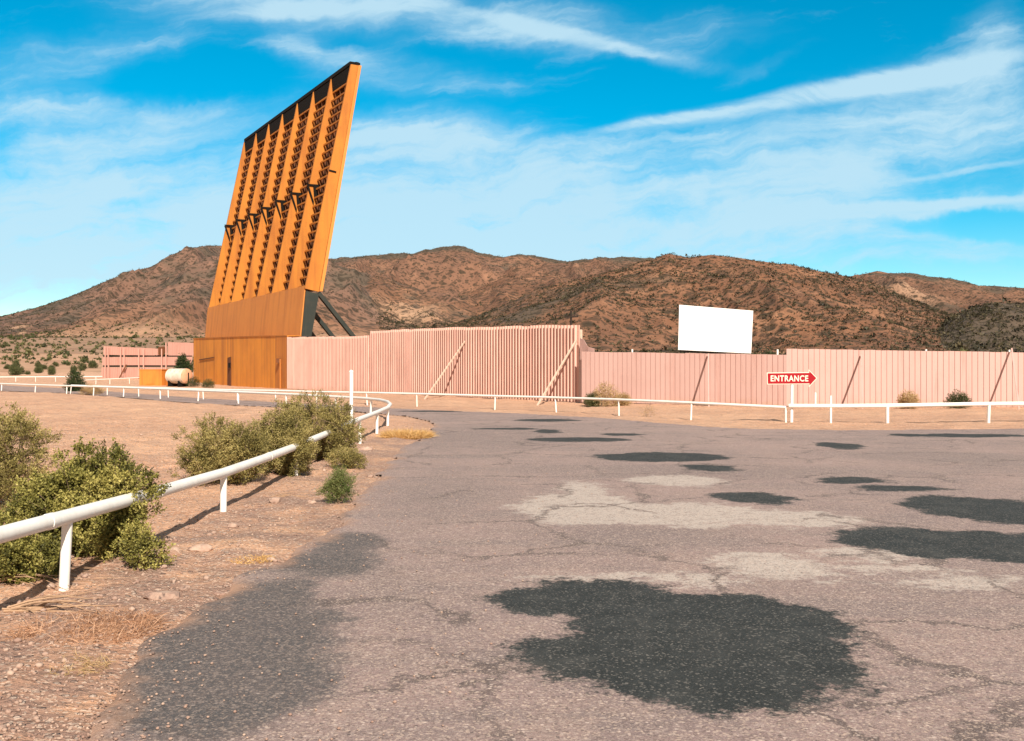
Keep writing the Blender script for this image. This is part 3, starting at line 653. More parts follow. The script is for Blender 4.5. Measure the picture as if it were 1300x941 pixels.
p3 = [(8.62,31.0),(9.9,30.6),(11.5,30.5),(14.9,31.1),(18.4,31.4),(22,31.8),(26,32.2)]
rail_run('straight white pipe rail on the right starting at the arrow sign', p3, [.55,.56,.575,.61,.62,.62,.62], .062, [(11.5,30.5),(14.9,31.1),(18.4,31.4),(22,31.8)], GR, pr=.05)
def PX(px, Y): return ((px-650)/F*Y, Y)
p4 = [PX(-120,118),PX(0,120),PX(45,121),PX(90,122),PX(130,123)]
rail_run('thin far white rail at the left in front of the desert brush', p4, [.62]*5, .05, [PX(-60,119),PX(19,120),PX(45,121),PX(69,121),PX(122,123)], GR)
p5 = [PX(104,107),PX(122,109),PX(140,111),PX(164,113),PX(178,115)]
rail_run('short far white rail left of the orange metal box', p5, [.55,.57,.6,.65,.68], .05, [PX(122,109),PX(138,111),PX(164,113)], GR)

def post(label, x, y, h, r, cap=True):
    t = thing('marker_post', label, 'post', (x, y, gz(x, y))); z = gz(x, y)
    MB().tube([(x, y, z-.1), (x, y, z+h)], r, 14).build('shaft', M['white'], t, smooth=True)
    if cap: MB().tube([(x, y, z+h-.005), (x, y, z+h+.01), (x, y, z+h+.035), (x, y, z+h+.05)], [r*1.15, r*1.15, r*.9, r*.3], 14).build('cap', M['white'], t, smooth=True)
post('tall white post standing above the near rail beside the largest shrub', -3.52, 21.8, 1.60, .04)
post('short white post poking above the right rail, right of the arrow sign', *G(1054.7, 538.6), .83, .035, False)
x, y = PX(1035, 44.0); post('stubby white post close to the fence behind the right rail', x, y, .68, .045, False)

# ------------------------------------------------------------------ entrance sign
sx, sy = PX(1005.5, 31.0); sgn = thing('arrow_sign', 'red arrow sign reading ENTRANCE on a white post by the rail', 'sign', (sx, sy, gz(sx, sy)))
def SP(px, py, dy=0): v = U(px, py, 31.0); return Vector((v[0], v[1]+dy, v[2]))
MB().tube([(sx, sy+.06, -.1), U(1005.5, 475, 31.06)], .048, 14).build('post', M['white'], sgn, smooth=True)
outline = [(973.5,473.2),(1026.5,472.6),(1026.5,469.0),(1037.6,480.2),(1026.8,491.8),(1026.8,487.6),(974,488.2)]
cen = (1003, 480.4)
MB().prism([SP(*p) for p in outline], (0,.035,0)).build('border', M['cream'], sgn, bevel=.004)
inner = [(974.5,474.1),(1027.4,473.5),(1027.4,471.0),(1036.4,480.2),(1027.6,489.7),(1027.6,486.8),(974.9,487.3)]
MB().prism([SP(*p, -.006) for p in inner], (0,.005,0)).build('face', M['red'], sgn)
cu = bpy.data.curves.new('lettering', 'FONT'); cu.body = 'ENTRANCE'; cu.size = 1.0; cu.extrude = .002; cu.offset = .024; cu.space_character = 1.12
to = bpy.data.objects.new('lettering_src', cu); col.objects.link(to); bpy.context.view_layer.update()
me = bpy.data.meshes.new_from_object(to.evaluated_get(bpy.context.evaluated_depsgraph_get())); bpy.data.objects.remove(to)
co = np.array([v.co[:] for v in me.vertices]); mn = co.min(0); mx = co.max(0)
a = SP(978.3, 484.4, -.010); b = SP(1026.0, 476.6, -.010)
for v in me.vertices:
    fx = (v.co.x-mn[0])/(mx[0]-mn[0]); fy = (v.co.y-mn[1])/(mx[1]-mn[1])
    v.co = Vector((a.x+(b.x-a.x)*fx, a.y-v.co.z*.5, a.z+(b.z-a.z)*fy))-Vector(sgn.location)
me.materials.clear(); me.materials.append(M['cream']); lo = bpy.data.objects.new('lettering', me); col.objects.link(lo); lo.parent = sgn
MB().box((sx, sy+.045, U(0,481,31)[2]), .16, .02, .12).build('clamp', M['glint'], sgn)

# ------------------------------------------------------------------ fences
def corr(name, mat, parent, P0, P1, z0, ztop, pitch, prof, thick=.05, step=.03, sheet=.9, n_out=None, seed=0, z0f=None):
    """ribbed sheet wall from P0 to P1; prof: (fraction of pitch, outward offset) list"""
    r = random.Random(seed); P0 = Vector((*P0, 0)); P1 = Vector((*P1, 0)); d = P1-P0; L = d.length; d.normalize(); n = Vector(n_out or (d.y, -d.x, 0)).normalized()
    pts = []; k = 0
    while k*pitch < L:
        for f, o in prof:
            s = (k+f)*pitch
            if s <= L: pts.append((s, o))
        k += 1
    pts.append((L, prof[0][1])); offs = {}
    V = []; Fc = []
    for s, o in pts:
        j = int(s/sheet); offs.setdefault(j, r.uniform(-step, step)); bulge = .02*math.sin(s*.7)+.015*math.sin(s*2.3)
        f = s/L; zt = (ztop(s) if callable(ztop) else ztop)+offs[j]; zb = z0(s) if callable(z0) else z0
        zb += r.uniform(-.0, .0)
        q = P0+d*s+n*(o+bulge); q2 = P0+d*s+n*(-thick+bulge)
        V += [(q.x, q.y, zb), (q.x, q.y, zt), (q2.x, q2.y, zb), (q2.x, q2.y, zt)]
    for i in range(len(pts)-1):
        b = 4*i; Fc += [(b, b+4, b+5, b+1), (b+2, b+3, b+7, b+6), (b+1, b+5, b+7, b+3), (b, b+2, b+6, b+4)]
    b = 4*(len(pts)-1); Fc += [(0, 1, 3, 2), (b, b+2, b+3, b+1)]
    o = meshobj(name, V, Fc, mat, parent)
    bm = bmesh.new(); bm.from_mesh(o.data); bmesh.ops.recalc_face_normals(bm, faces=bm.faces); bm.to_mesh(o.data); bm.free()
    return o
RIB = [(0,0),(.56,0),(.62,.12),(.88,.12),(.94,0)]
GROOVE = [(0,0),(.86,0),(.87,-.028),(.985,-.028)]
WE = Vector((3.42, 50.9)); WD = Vector((-.527, .85)).normalized(); WN = Vector((-.85, -.527, 0)).normalized()
def W(t): p = WE+WD*t; return (p.x, p.y)
fl = thing('corrugated_fence', 'tall ribbed pink metal fence running back to the orange screen tower', 'fence', (WE.x, WE.y, 0))
def wt(px):                                  # distance along the fence line for a photo column
    m = (px-650)/F; return (WE.x-m*WE.y)/(m*WD.y-WD.x)
t470 = wt(470); t366 = wt(365.5); t492 = wt(492)
def topline(pts):                            # pts (px,y) -> function of t
    ts = [wt(p[0]) for p in pts]; zs = [U(p[0], p[1], (WE+WD*wt(p[0])).y)[2] for p in pts]
    return lambda s, ts=ts, zs=zs: float(np.interp(s, ts, zs))
seg = topline([(734.5,412.3),(640,414.5),(560,416.5),(470,420.5)]); seg2 = topline([(470,426.5),(420,427.5),(365.5,428.5)])
zb = lambda s: .045
corr('panel', M['pink'], fl, W(0), W(t470), zb, seg, .30, RIB, n_out=WN, seed=1)
corr('panel', M['pink'], fl, W(t470), W(t366), zb, lambda s: seg2(s+t470), .30, RIB, n_out=WN, seed=2)['label'] = 'lower stretch of ribbed sheet beside the tower'
def brace(parent, a, b, w=.09, mat=None):
    MB().bar(a, b, w, w).build('brace', mat or M['wood'], parent)
for tt, z in ((wt(592), 3.45), (.12, 3.2)):
    top = Vector((*W(tt), z))+WN*.08; foot = Vector((*W(tt-2.6), 0))+WN*4.2; foot.z = -.05
    brace(fl, foot, top, .075)
for tt in (.0, 5.5, 11.5, 17.5, t470-.2, t470+7, t470+14):     # support posts behind the sheet
    p = Vector((*W(tt), 0))-WN*.14; MB().bar(p+Vector((0,0,-.1)), p+Vector((0,0,seg(min(tt, t470-.3))-.25 if tt < t470 else 3.5)), .12).build('support_post', M['wood'], fl)
MB().bar(Vector((*W(.3),2.9))-WN*.09, Vector((*W(t470),3.0))-WN*.09, .06, .12).build('rail', M['wood'], fl)
# right-hand fence
RA = (3.50, 50.0); RB = (12.45, 45.15); RC = (27.5, 43.6)
fr = thing('corrugated_fence', 'pale pink grooved metal fence along the right behind the arrow sign', 'fence', (RB[0], RB[1], 0))
NF = Vector((-.25, -1, 0))
LA = (Vector(RB)-Vector(RA)).length; LB = (Vector(RC)-Vector(RB)).length
def tz(px, py, A_, B_):
    A_ = Vector(A_); B_ = Vector(B_); d = B_-A_; m = (px-650)/F; s = (m*A_.y-A_.x)/(d.x-m*d.y); p = A_+d*s; return s*d.length, U(px, py, p.y)[2]
tA = [tz(740,446.5,RA,RB), tz(870,448.5,RA,RB), tz(1001,450.5,RA,RB)]; tB = [tz(1002,443,RB,RC), tz(1150,445,RB,RC), tz(1300,447.5,RB,RC)]
corr('panel', M['pink2'], fr, RA, RB, .05, lambda s: float(np.interp(s, [q[0] for q in tA], [q[1] for q in tA])), .245, GROOVE, seed=5, n_out=(-.48,-.88,0), sheet=.49, step=.012)
o = corr('panel', M['pink2'], fr, RB, RC, .05, lambda s: float(np.interp(s, [q[0] for q in tB], [q[1] for q in tB])), .245, GROOVE, seed=6, n_out=(-.1,-1,0), sheet=.49, step=.012)
o['label'] = 'higher stretch right of the step in the fence top'
for px, line, zt, fpx in ((899,(RA,RB),2.42,900),(1092.5,(RB,RC),2.35,1095),(1283,(RB,RC),2.62,1294)):
    s, _ = tz(px, 450, *line); A_, B_ = Vector(line[0]), Vector(line[1]); p = A_+(B_-A_).normalized()*s
    fy = p.y-2.6; fp = PX(fpx, fy); brace(fr, (fp[0], fp[1], -.05), (p.x, p.y-.10, zt), .06, M['pink2'])
for px, line, up in ((803,(RA,RB),.14),(988,(RA,RB),.12),(1177,(RB,RC),.12),(1283,(RB,RC),.10)):
    s, z = tz(px, 447, *line); A_, B_ = Vector(line[0]), Vector(line[1]); p = A_+(B_-A_).normalized()*s
    MB().tube([(p.x, p.y+.12, -.1), (p.x, p.y+.12, z+up)], .045, 10).build('support_post', M['white'], fr, smooth=True)
# gusset between the two fences
MB().prism([(3.45,50.55,-.05),(4.1,49.72,-.05),(4.1,49.72,2.75),(3.8,50.05,2.85),(3.62,50.3,3.2),(3.45,50.55,3.3)], (.02,.03,0)).build('corner_sheet', M['pink2'], fr)

# back fence, left of the tower
bf = thing('banded_fence', 'pink back fence of three horizontal sheet bands with dark gaps and posts', 'fence', (*PX(128,136), 0))
def BP(px, py, Y=None): return Vector(U(px, py, Y if Y else 136+(px-128)*-.06))
bands = [((131.5,439.5),(206,443.0),(206,451.5),(131,450.5)),((130,453.6),(244,453.0),(244,464.0),(129.5,463.6)),((129,466.4),(180,467.0),(178,482),(128,481)),((182,466.5),(212,467.0),(212,482),(180,482)),((213,434.5),(250,435.5),(249,451.5),(213,451.5))]
for k, bnd in enumerate(bands):
    A4 = [BP(*p) for p in bnd]; mb = MB(); n = max(8, int((A4[1]-A4[0]).length/.42)); 
    for i in range(n):                      # vertical ribs across the band
        for (f0, f1, off) in ((i/n, (i+.6)/n, 0), ((i+.6)/n, (i+1)/n, -.05)):
            q = [A4[0].lerp(A4[1], f0), A4[0].lerp(A4[1], f1), A4[3].lerp(A4[2], f1), A4[3].lerp(A4[2], f0)]
            q = [v+Vector((0, off, 0)) for v in q]; mb.prism(q, (0, .06-off, 0))
    mb.build('sheet_band', M['pinkfar'], bf)
for px, t_, b_ in ((135,440,481),(138.4,440,484),(154.5,442,482),(159,442,482),(177.6,443,478),(183.5,443,480),(206.5,443,478),(212,435,478)):
    p = BP(px, t_); q = BP(px+(1 if px == 138.4 else 0), b_); off = Vector((0,-.35,0)); MB().bar(q+off, p+off, .14).build('support_post', M['pinkfar'], bf)
MB().bar(BP(156,480)+Vector((0,-1.2,0)), BP(162,463)+Vector((0,-.4,0)), .15).build('brace', M['rust'], bf)
MB().prism([BP(247,437,128),BP(251,438,128),BP(251,486,128),BP(246,486,128)], (0,.1,0)).build('side_sheet', M['pinkfar'], bf)
for y_ in (452.2, 465.0):
    MB().bar(BP(131,y_)+Vector((0,.12,0)), BP(243,y_-.4)+Vector((0,.12,0)), .12, .22).build('crossbeam', M['steel_and_shade'], bf)
mb = MB(); mb.prism([BP(201,441),BP(209,440),BP(211,446),BP(207,452),BP(201,450)], (.1,-.35,0)); mb.build('torn_sheet', M['rust'], bf)

# orange metal box and tank
bx = thing('metal_box', 'small rusty orange metal box beside the tank', 'box', (*PX(193.6,104), gz(*PX(193.6,104))))
p0 = PX(176.8,104); p1 = PX(205.5,104); p2_ = PX(212.2,106.6); z1 = U(0,469.6,104)[2]
MB().prism([(p0[0],p0[1],-.05),(p1[0],p1[1],-.05),(p1[0],p1[1],z1),(p0[0],p0[1],z1)], (.35,1.6,0)).build('body', M['streaked'], bx, bevel=.02)
MB().prism([(p0[0]-.05,p0[1]-.05,z1),(p1[0]+.05,p1[1]-.05,z1),(p1[0]+.42,p1[1]+1.66,z1),(p0[0]+.3,p0[1]+1.66,z1)], (0,0,.06)).build('lid', M['skirt'], bx)
MB().box(((p0[0]+p1[0])/2, p0[1]-.03, z1*.5), .9, .04, z1*.72).build('door', M['streaked'], bx, bevel=.01)
tc = Vector(U(237, 477.5, 101)); tank = thing('storage_tank', 'white cylindrical tank with rusty end lying on dark cradles', 'tank', (tc.x, tc.y, gz(tc.x, tc.y)))
ax = Vector((-.86, .51, 0)).normalized(); r_ = .76; Lt = 2.3
def ringpts(prof): return [tc+ax*s for s, _ in prof], [q for _, q in prof]
P_, Rr = ringpts([(.0, r_),(.05, r_),(Lt, r_),(Lt+.12, r_*.85),(Lt+.2, r_*.45)]); MB().tube(P_, Rr, 32).build('shell', M['tank'], tank, smooth=True)
P_, Rr = ringpts([(-.20, r_*.25),(-.17, r_*.55),(-.09, r_*.88),(-.01, r_*.995)]); MB().tube(P_, Rr, 32).build('end_cap', M['tankend'], tank, smooth=True)
for s in (.75, 1.55): c = tc+ax*s; MB().tube([c-ax*.03, c+ax*.03], r_*1.012, 32).build('band', M['tank'], tank, smooth=True)
MB().bar(tc-ax*.26+Vector((0,0,-r_)), tc-ax*.26+Vector((0,0,.35)), .09).build('pipe', M['steel_and_shade'], tank)
for s in (.45, 1.9):
    c = tc+ax*s; nrm = Vector((ax.y, -ax.x, 0)); b0 = c-nrm*.62; b1 = c+nrm*.62
    MB().prism([(b0.x,b0.y,-.05),(b1.x,b1.y,-.05),(b1.x,b1.y,tc.z-.5),(c.x,c.y,tc.z-r_-.01),(b0.x,b0.y,tc.z-.5)], ax*.18).build('cradle', M['steel_and_shade'], tank)

# ------------------------------------------------------------------ screen tower
TW = Vector((-.505,.863,0)).normalized(); TN = Vector((.863,.505,0)).normalized(); T0 = Vector((-17.5, 90, 0))
def T(s, u, z): p = T0+TW*s+TN*u; return Vector((p.x, p.y, z))
L = 35.7; NB = 7; ZB = 9.0; ZT = 29.75
def ui(z): return (z-ZB)/(ZT-ZB)*3.74
def uo(z): return -1.27+(z-ZB)/(ZT-ZB)*(3.04+1.27)
tw = thing('screen_tower', 'huge leaning orange screen tower with tall fins on its back', 'screen tower', tuple(T(L/2, -1, 0)))
def uzprism(mb, poly, s0, s1): mb.prism([T(s0, u, z) for u, z in poly], TW*(s1-s0)); return mb
# screen skin, white on the far side, with orange edges
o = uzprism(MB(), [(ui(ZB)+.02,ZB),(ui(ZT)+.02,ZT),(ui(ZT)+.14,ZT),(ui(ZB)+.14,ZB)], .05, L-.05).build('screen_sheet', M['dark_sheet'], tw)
uzprism(MB(), [(ui(ZB)+.15,ZB-.1),(ui(ZT)+.15,ZT+.05),(ui(ZT)+.22,ZT+.05),(ui(ZB)+.22,ZB-.1)], .0, L).build('screen_face', M['white_far'], tw)
for s0 in (-.30, L+.05):
    uzprism(MB(), [(ui(ZB)+.01,ZB-.2),(ui(ZT)+.01,ZT),(ui(ZT)+.30,ZT),(ui(ZB)+.30,ZB-.2)], s0, s0+.25).build('edge_trim', M['skirt'], tw)
sf = [L*k/NB for k in range(NB+1)]; FT = .22
for k, s in enumerate(sf):
    s0 = s-FT if k == 0 else (s-FT/2 if k < NB else s)
    zb_ = ZB-.25
    uzprism(MB(), [(ui(zb_),zb_),(uo(zb_),zb_+(.25 if k == 0 else 0)),(uo(ZT),ZT),(ui(ZT),ZT)], s0, s0+FT).build('fin', M['fin'], tw)
    # splayed dark column below each fin, and its raking strut on the screen side
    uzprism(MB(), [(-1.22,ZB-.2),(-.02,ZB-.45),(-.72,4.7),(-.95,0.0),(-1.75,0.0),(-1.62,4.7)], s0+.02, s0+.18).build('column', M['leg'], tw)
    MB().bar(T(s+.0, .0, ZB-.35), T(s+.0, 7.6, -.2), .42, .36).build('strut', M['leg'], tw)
for k in range(NB):
    a_ = sf[k]+FT/2; b_ = sf[k+1]-FT/2; lat = MB(); knee = MB(); n = 24
    for j in range(n):
        z = ZB+.5+(ZT-ZB-1.0)*j/(n-1); u = ui(z)
        lat.prism([T(a_, u-.34, z-.075), T(a_, u-.20, z-.075), T(a_, u-.20, z+.075), T(a_, u-.34, z+.075)], TW*(b_-a_))
        for i in range(4):                  # short leaning knees that hang under each girt
            s = a_+(i+.5)*(b_-a_)/4
            knee.prism([T(s-.05, u-.32, z-.08), T(s-.05, u-.12, z-.08), T(s-.05, u-.16, z-.6), T(s-.05, u-.24, z-.6)], TW*.09)
    for i in range(4):
        s = a_+(i+.5)*(b_-a_)/4
        knee.prism([T(s-.05, ui(ZB)-.16, ZB), T(s-.05, ui(ZB)-.03, ZB), T(s-.05, ui(ZT)-.03, ZT-.4), T(s-.05, ui(ZT)-.16, ZT-.4)], TW*.10)
    lat.build('girts', M['fin'], tw); knee.build('studs', M['rust'], tw)
    zh = ZT-1.25
    uzprism(MB(), [(ui(zh)-.36,zh),(uo(ZT)+.02,ZT-.1),(ui(ZT),ZT-.1),(ui(zh)-.02,zh)], a_+.01, b_-.01).build('hood', M['steel_and_shade'], tw)  # hood coloured black to carry its underside shade
    MB().bar(T(a_+.4, uo(ZT)+.12, ZT-.42), T(b_-.1, uo(ZT)+.12, ZT-.42), .05).build('conduit', M['glint'], tw)
    # mid-height bracket against the near face of the next fin
    zm = 19.3; s = b_-.02
    br = MB()
    br.prism([T(s-.12, uo(zm)-.26, zm+.08), T(s-.12, ui(zm)-.02, zm+.10), T(s-.12, ui(zm)-.02, zm-.12), T(s-.12, uo(zm)-.26, zm-.06)], TW*.12)
    br.prism([T(s-.12, uo(zm)-.30, zm-.09), T(s-.12, uo(zm)-.10, zm-.09), T(s-.12, ui(zm-1.6)-.30, zm-1.6), T(s-.12, ui(zm-1.9)-.30, zm-1.9)], TW*.12)
    br.prism([T(s-.14, uo(zm)+.34, zm-.05), T(s-.14, ui(zm)-.02, zm-.05), T(s-.14, ui(zm-1.3)-.02, zm-1.3), T(s-.14, ui(zm-1.1)-.36, zm-1.1)], TW*.12)
    br.build('bracket', M['steel_and_shade'], tw)
MB().bar(T(-FT-.04, uo(19.8)-.05, 19.8), T(-FT-.04, uo(19.8)+.62, 19.7), .08, .14).build('slot_plate', M['steel_and_shade'], tw)
uzprism(MB(), [(uo(ZT)-.02,ZT+.01),(ui(ZT)+.28,ZT+.01),(ui(ZT)+.28,ZT+.33),(uo(ZT)-.02,ZT+.33)], 0, L).build('top_cap', M['steel_and_shade'], tw)
MB().prism([T(-FT, ui(ZT)-.25, ZT+.005), T(-FT, ui(ZT)+.05, ZT+.005), T(-FT, ui(ZT)+.05, ZT+.3), T(-FT, ui(ZT)-.25, ZT+.3)], TW*.2).build('cap_end', M['steel_and_shade'], tw)
# skirt
zs = 4.72
uzprism(MB(), [(-1.72,zs),(-1.29,9.25),(-1.18,9.25),(-1.60,zs)], 0.0, L+.3).build('skirt', M['skirt'], tw)
# lower wall
def lw(s): return float(np.interp(s, [0, 10, 36], [4.68, 4.95, 5.45]))
w0 = 3.4
MB().prism([T(w0,-2.9,-.1), T(L+.6,-2.9,-.1), T(L+.6,-2.9,lw(36)), T(10,-2.9,lw(10)), T(w0,-2.9,lw(w0))], TN*.12).build('base_wall', M['basewall'], tw)
o = MB().prism([T(-.1,-2.93,-.1), T(w0,-2.93,-.1), T(w0,-2.93,lw(w0)-.02), T(-.1,-2.93,lw(0)-.02)], TN*.12).build('base_wall', M['streaked'], tw); o['label'] = 'rust-streaked end of the lower wall'
MB().prism([T(-.1,-2.96,lw(0)), T(10,-2.96,lw(10)), T(L+.65,-2.96,lw(36)), T(L+.65,-1.5,lw(36)+.02), T(-.1,-1.5,lw(0)+.02)], (0,0,.10)).build('ledge', M['fin'], tw)
MB().prism([T(L+.5,-2.9,-.1), T(L+.5,4,-.1), T(L+.5,4,4.6), T(L+.5,-1.2,5.3), T(L+.5,-2.9,5.3)], TW*.12).build('side_wall', M['basewall'], tw)
dr = MB().prism([T(18.9,-2.97,0), T(20.3,-2.97,0), T(20.3,-2.97,3.0), T(18.9,-2.97,3.1)], TN*.06).build('door', M['rust'], tw)
MB().box(T(19.1,-3.02,2.2), .25, .3, .5).build('hinge', M['steel_and_shade'], dr)
MB().tube([T(1.7,-3.0,0), T(1.7,-3.0,2.7)], .04, 8).build('conduit', M['skirt'], tw)
MB().box(T(1.9,-3.02,2.55), .45, .35, .4).build('junction_box', M['rust'], tw)
MB().bar(T(33,-2.98,2.9), T(26,-2.98,3.1), .05, .12).build('stain_rail', M['rust'], tw)

# ------------------------------------------------------------------ white screen
DL, DR = 215, 224
q = [Vector(U(862.4,387.0,DL)), Vector(U(956.2,394.6,DR)), Vector(U(953.6,448.8,DR)), Vector(U(861,444.2,DL))]
ws = thing('projection_screen', 'blank white screen standing in front of the brown hill', 'screen', (U(908,0,220)[0], 220, gz(U(908,0,220)[0], 220)))
MB().prism(q, (0,.35,0)).build('panel', M['white_far'], ws)
for f in (.12, .37, .63, .88):
    a = q[0].lerp(q[1], f)+Vector((0,.7,-1)); MB().bar(Vector((a.x, a.y, gz(a.x, a.y)-.5)), a, .4).build('leg', M['steel_and_shade'], ws)
    MB().bar(a+Vector((0,0,-2)), Vector((a.x, a.y+5, gz(a.x, a.y+5)-.5)), .25).build('strut', M['steel_and_shade'], ws)
MB().bar(q[3]+Vector((.3,.55,-.25)), q[2]+Vector((-.3,.55,-.25)), .3, .3).build('crossbeam', M['steel_and_shade'], ws)

# utility pole behind the tall fence
Yp = 150; a = Vector(U(725,394.5,Yp)); up = thing('utility_pole', 'dark utility pole with crossarm showing above the tall fence end', 'utility pole', (a.x, a.y, gz(a.x, a.y)))
MB().tube([(a.x, a.y, gz(a.x,a.y)-.3), a], [.2,.16], 10).build('pole', M['pole'], up, smooth=True)
MB().bar(Vector(U(716.5,403,Yp))-Vector((0,.15,0)), Vector(U(734,402,Yp))-Vector((0,.15,0)), .2, .22).build('crossarm', M['pole'], up)
for px in (718,722,729,732.5): c = Vector(U(px,402.5,Yp)); MB().tube([c, c+Vector((0,-.15,.28))], [.06,.05], 8).build('insulator', M['pole'], up)

# ------------------------------------------------------------------ sky
w = bpy.data.worlds.new('World'); sc.world = w; w.use_nodes = True; nt = w.node_tree
for n in list(nt.nodes): nt.nodes.remove(n)
class WT(NT):
    def __init__(s, tree): s.t = tree
wt_ = WT(nt); out = wt_.n('ShaderNodeOutputWorld'); bg = wt_.n('ShaderNodeBackground')
SUN_E, SUN_A = 36, 16
sky = wt_.n('ShaderNodeTexSky', sky_type='NISHITA'); sky.sun_disc = False; sky.sun_elevation = R(SUN_E); sky.sun_rotation = R(180-SUN_A)
sky.altitude = 700; sky.air_density = 1.0; sky.dust_density = .4; sky.ozone_density = 2.5
hs = wt_.n('ShaderNodeHueSaturation'); hs.inputs['Saturation'].default_value = 1.7; hs.inputs['Hue'].default_value = .474; hs.inputs['Value'].default_value = 1.5
wt_.L(sky.outputs[0], hs.inputs['Color'])
tc_ = wt_.n('ShaderNodeTexCoord').outputs['Generated']; sp = wt_.n('ShaderNodeSeparateXYZ'); wt_.L(tc_, sp.inputs[0])
dy = wt_.math('MAXIMUM', wt_.math('ABSOLUTE', sp.outputs[1]), .12)
u_ = wt_.math('DIVIDE', sp.outputs[0], dy); v_ = wt_.math('DIVIDE', sp.outputs[2], dy)
cb = wt_.n('ShaderNodeCombineXYZ'); wt_.L(u_, cb.inputs[0]); wt_.L(v_, cb.inputs[1]); uv = cb.outputs[0]
wn = wt_.n('ShaderNodeTexNoise'); wt_.L(uv, wn.inputs['Vector']); wn.inputs['Scale'].default_value = 4.5; wn.inputs['Detail'].default_value = 6; wn.inputs['Roughness'].default_value = .6
uvw = wt_.vm('ADD', uv, wt_.vm('MULTIPLY', wt_.vm('SUBTRACT', wn.outputs['Color'], (.5,.5,.5)), (.16,.09,0)))
dens = None
for cx, cy, rx, ry, ang, st in [(560,18,300,30,4,.75),(330,8,150,22,0,.5),(800,62,110,12,12,.45),(90,75,150,26,-10,.45),(60,150,140,40,0,.4),
   (130,260,340,95,0,1.0),(350,66,40,32,20,.6),(500,94,110,20,5,.75),(545,195,120,34,3,.65),(700,215,90,22,0,.3),
   (1060,150,330,34,-10,.35),(1230,110,150,50,-8,.45),(1180,190,300,50,-8,.55),(850,262,380,60,-3,.75),(1180,262,190,12,-6,.6),
   (1090,298,90,12,3,.5),(560,290,300,50,0,.7),(150,350,300,50,0,.6),(480,200,160,60,0,.3),(1285,40,40,50,0,.35),(960,85,60,10,-25,.2),(1270,310,60,12,0,.25),(380,330,600,40,0,.25),(1000,335,400,30,0,.35)]:
    c0 = ((cx-650)/F, (H0-cy)/F); p = wt_.vm('SUBTRACT', uvw, (c0[0], c0[1], 0)); mpn = wt_.n('ShaderNodeVectorRotate', rotation_type='Z_AXIS'); wt_.L(p, mpn.inputs['Vector']); mpn.inputs['Angle'].default_value = R(ang)
    l = wt_.vm('LENGTH', wt_.vm('MULTIPLY', mpn.outputs[0], (F/rx, F/ry, 0))); gss = wt_.math('MULTIPLY', wt_.math('EXPONENT', wt_.math('MULTIPLY', wt_.math('POWER', l, 2.2), -.8)), st)
    dens = gss if dens is None else wt_.math('ADD', dens, gss)
def wnoise(scale, det, rg_, st=(1,1,1), rot=0):
    v = wt_.n('ShaderNodeVectorRotate', rotation_type='Z_AXIS'); wt_.L(uvw, v.inputs['Vector']); v.inputs['Angle'].default_value = R(rot)
    n = wt_.n('ShaderNodeTexNoise'); wt_.L(wt_.vm('MULTIPLY', v.outputs[0], st), n.inputs['Vector']); n.inputs['Scale'].default_value = scale; n.inputs['Detail'].default_value = det; n.inputs['Roughness'].default_value = rg_
    return n.outputs['Fac']
fib = wnoise(5, 9, .62, (1,5.5,1), -8); puff = wnoise(7, 8, .6)
d2 = wt_.math('MULTIPLY', dens, wt_.ramp(wt_.math('ADD', wt_.math('MULTIPLY', fib, .65), wt_.math('MULTIPLY', puff, .35)), .32, .66, .38, 1.2))
d2 = wt_.math('ADD', d2, wt_.ramp(fib, .50, .78, 0, .30))
fine_ = wnoise(16, 6, .6, (1,7,1), 10)
for cx, cy, rx, ry, ang, st in [(1050,118,330,17,10.5,.75),(1180,92,160,24,11,.5),(850,152,130,8,9,.5),(1200,258,180,7,4,.45),(1240,214,120,5,9,.3),(700,38,150,13,-14,.5),(420,12,200,14,4,.35)]:
    p = wt_.vm('SUBTRACT', wt_.vm('ADD', uv, wt_.vm('MULTIPLY', wt_.vm('SUBTRACT', uvw, uv), (.25,.25,0))), ((cx-650)/F, (H0-cy)/F, 0)); mpn = wt_.n('ShaderNodeVectorRotate', rotation_type='Z_AXIS'); wt_.L(p, mpn.inputs['Vector']); mpn.inputs['Angle'].default_value = R(-ang)
    l = wt_.vm('LENGTH', wt_.vm('MULTIPLY', mpn.outputs[0], (F/rx, F/ry, 0)))
    d2 = wt_.math('ADD', d2, wt_.math('MULTIPLY', wt_.math('MULTIPLY', wt_.ramp(l, .25, 1.15, 1, 0), st), wt_.ramp(fine_, .3, .65, .65, 1)))
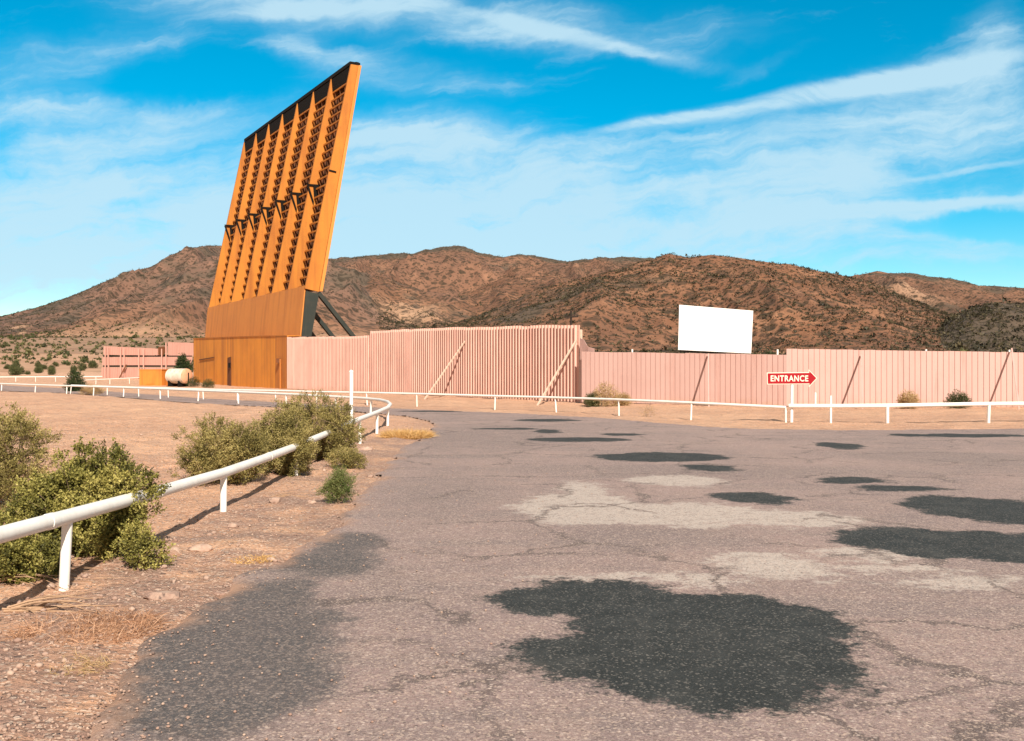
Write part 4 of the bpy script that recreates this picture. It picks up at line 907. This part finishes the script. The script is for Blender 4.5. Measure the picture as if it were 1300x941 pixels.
gap = wt_.vm('LENGTH', wt_.vm('MULTIPLY', wt_.vm('SUBTRACT', uvw, ((1265-650)/F, (H0-285)/F, 0)), (F/105, F/19, 0))); d2 = wt_.math('MULTIPLY', d2, wt_.ramp(gap, .6, 1.35, .15, 1))
gap = wt_.vm('LENGTH', wt_.vm('MULTIPLY', wt_.vm('SUBTRACT', uvw, ((240-650)/F, (H0-105)/F, 0)), (F/130, F/32, 0))); d2 = wt_.math('MULTIPLY', d2, wt_.ramp(gap, .5, 1.4, .25, 1))
fac = wt_.math('MULTIPLY', wt_.ramp(d2, .05, 1.1), .88)
cmix = wt_.mix(fac, hs.outputs[0], (6.2,8.8,10.2)); unseen_veil = wt_.math('MULTIPLY', wt_.math('MAXIMUM', wt_.ramp(sp.outputs[1], .45, .05), wt_.ramp(sp.outputs[2], .42, .7)), .8); cmix = wt_.mix(unseen_veil, cmix, (3.9,3.6,3.2)); wt_.L(cmix, bg.inputs['Color']); bg.inputs['Strength'].default_value = .066  # dim neutral sky added outside the view to take blue out of shadows
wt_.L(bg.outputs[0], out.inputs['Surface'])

sl = bpy.data.lights.new('sun', 'SUN'); sl.energy = 5.0; sl.angle = R(.5); sl.color = (1.0,.905,.775)
so = bpy.data.objects.new('sun', sl); col.objects.link(so)
d = Vector((-math.sin(R(SUN_A))*math.cos(R(SUN_E)), math.cos(R(SUN_A))*math.cos(R(SUN_E)), -math.sin(R(SUN_E)))); so.rotation_euler = d.to_track_quat('-Z', 'Y').to_euler()

# ------------------------------------------------------------------ camera
cam = bpy.data.cameras.new('camera'); cam.sensor_width = 36; cam.lens = 36*F/1300; cam.clip_end = 20000; cam.clip_start = .1
cam.sensor_fit = 'HORIZONTAL'
cob = bpy.data.objects.new('camera', cam); col.objects.link(cob); cob.location = (0,0,CH); cob.rotation_euler = (R(90),0,0)
sc.camera = cob
sc.view_settings.view_transform = 'Standard'; sc.view_settings.look = 'None'; sc.view_settings.exposure = .48; sc.view_settings.gamma = 1
sc.render.resolution_x = 1024; sc.render.resolution_y = 741
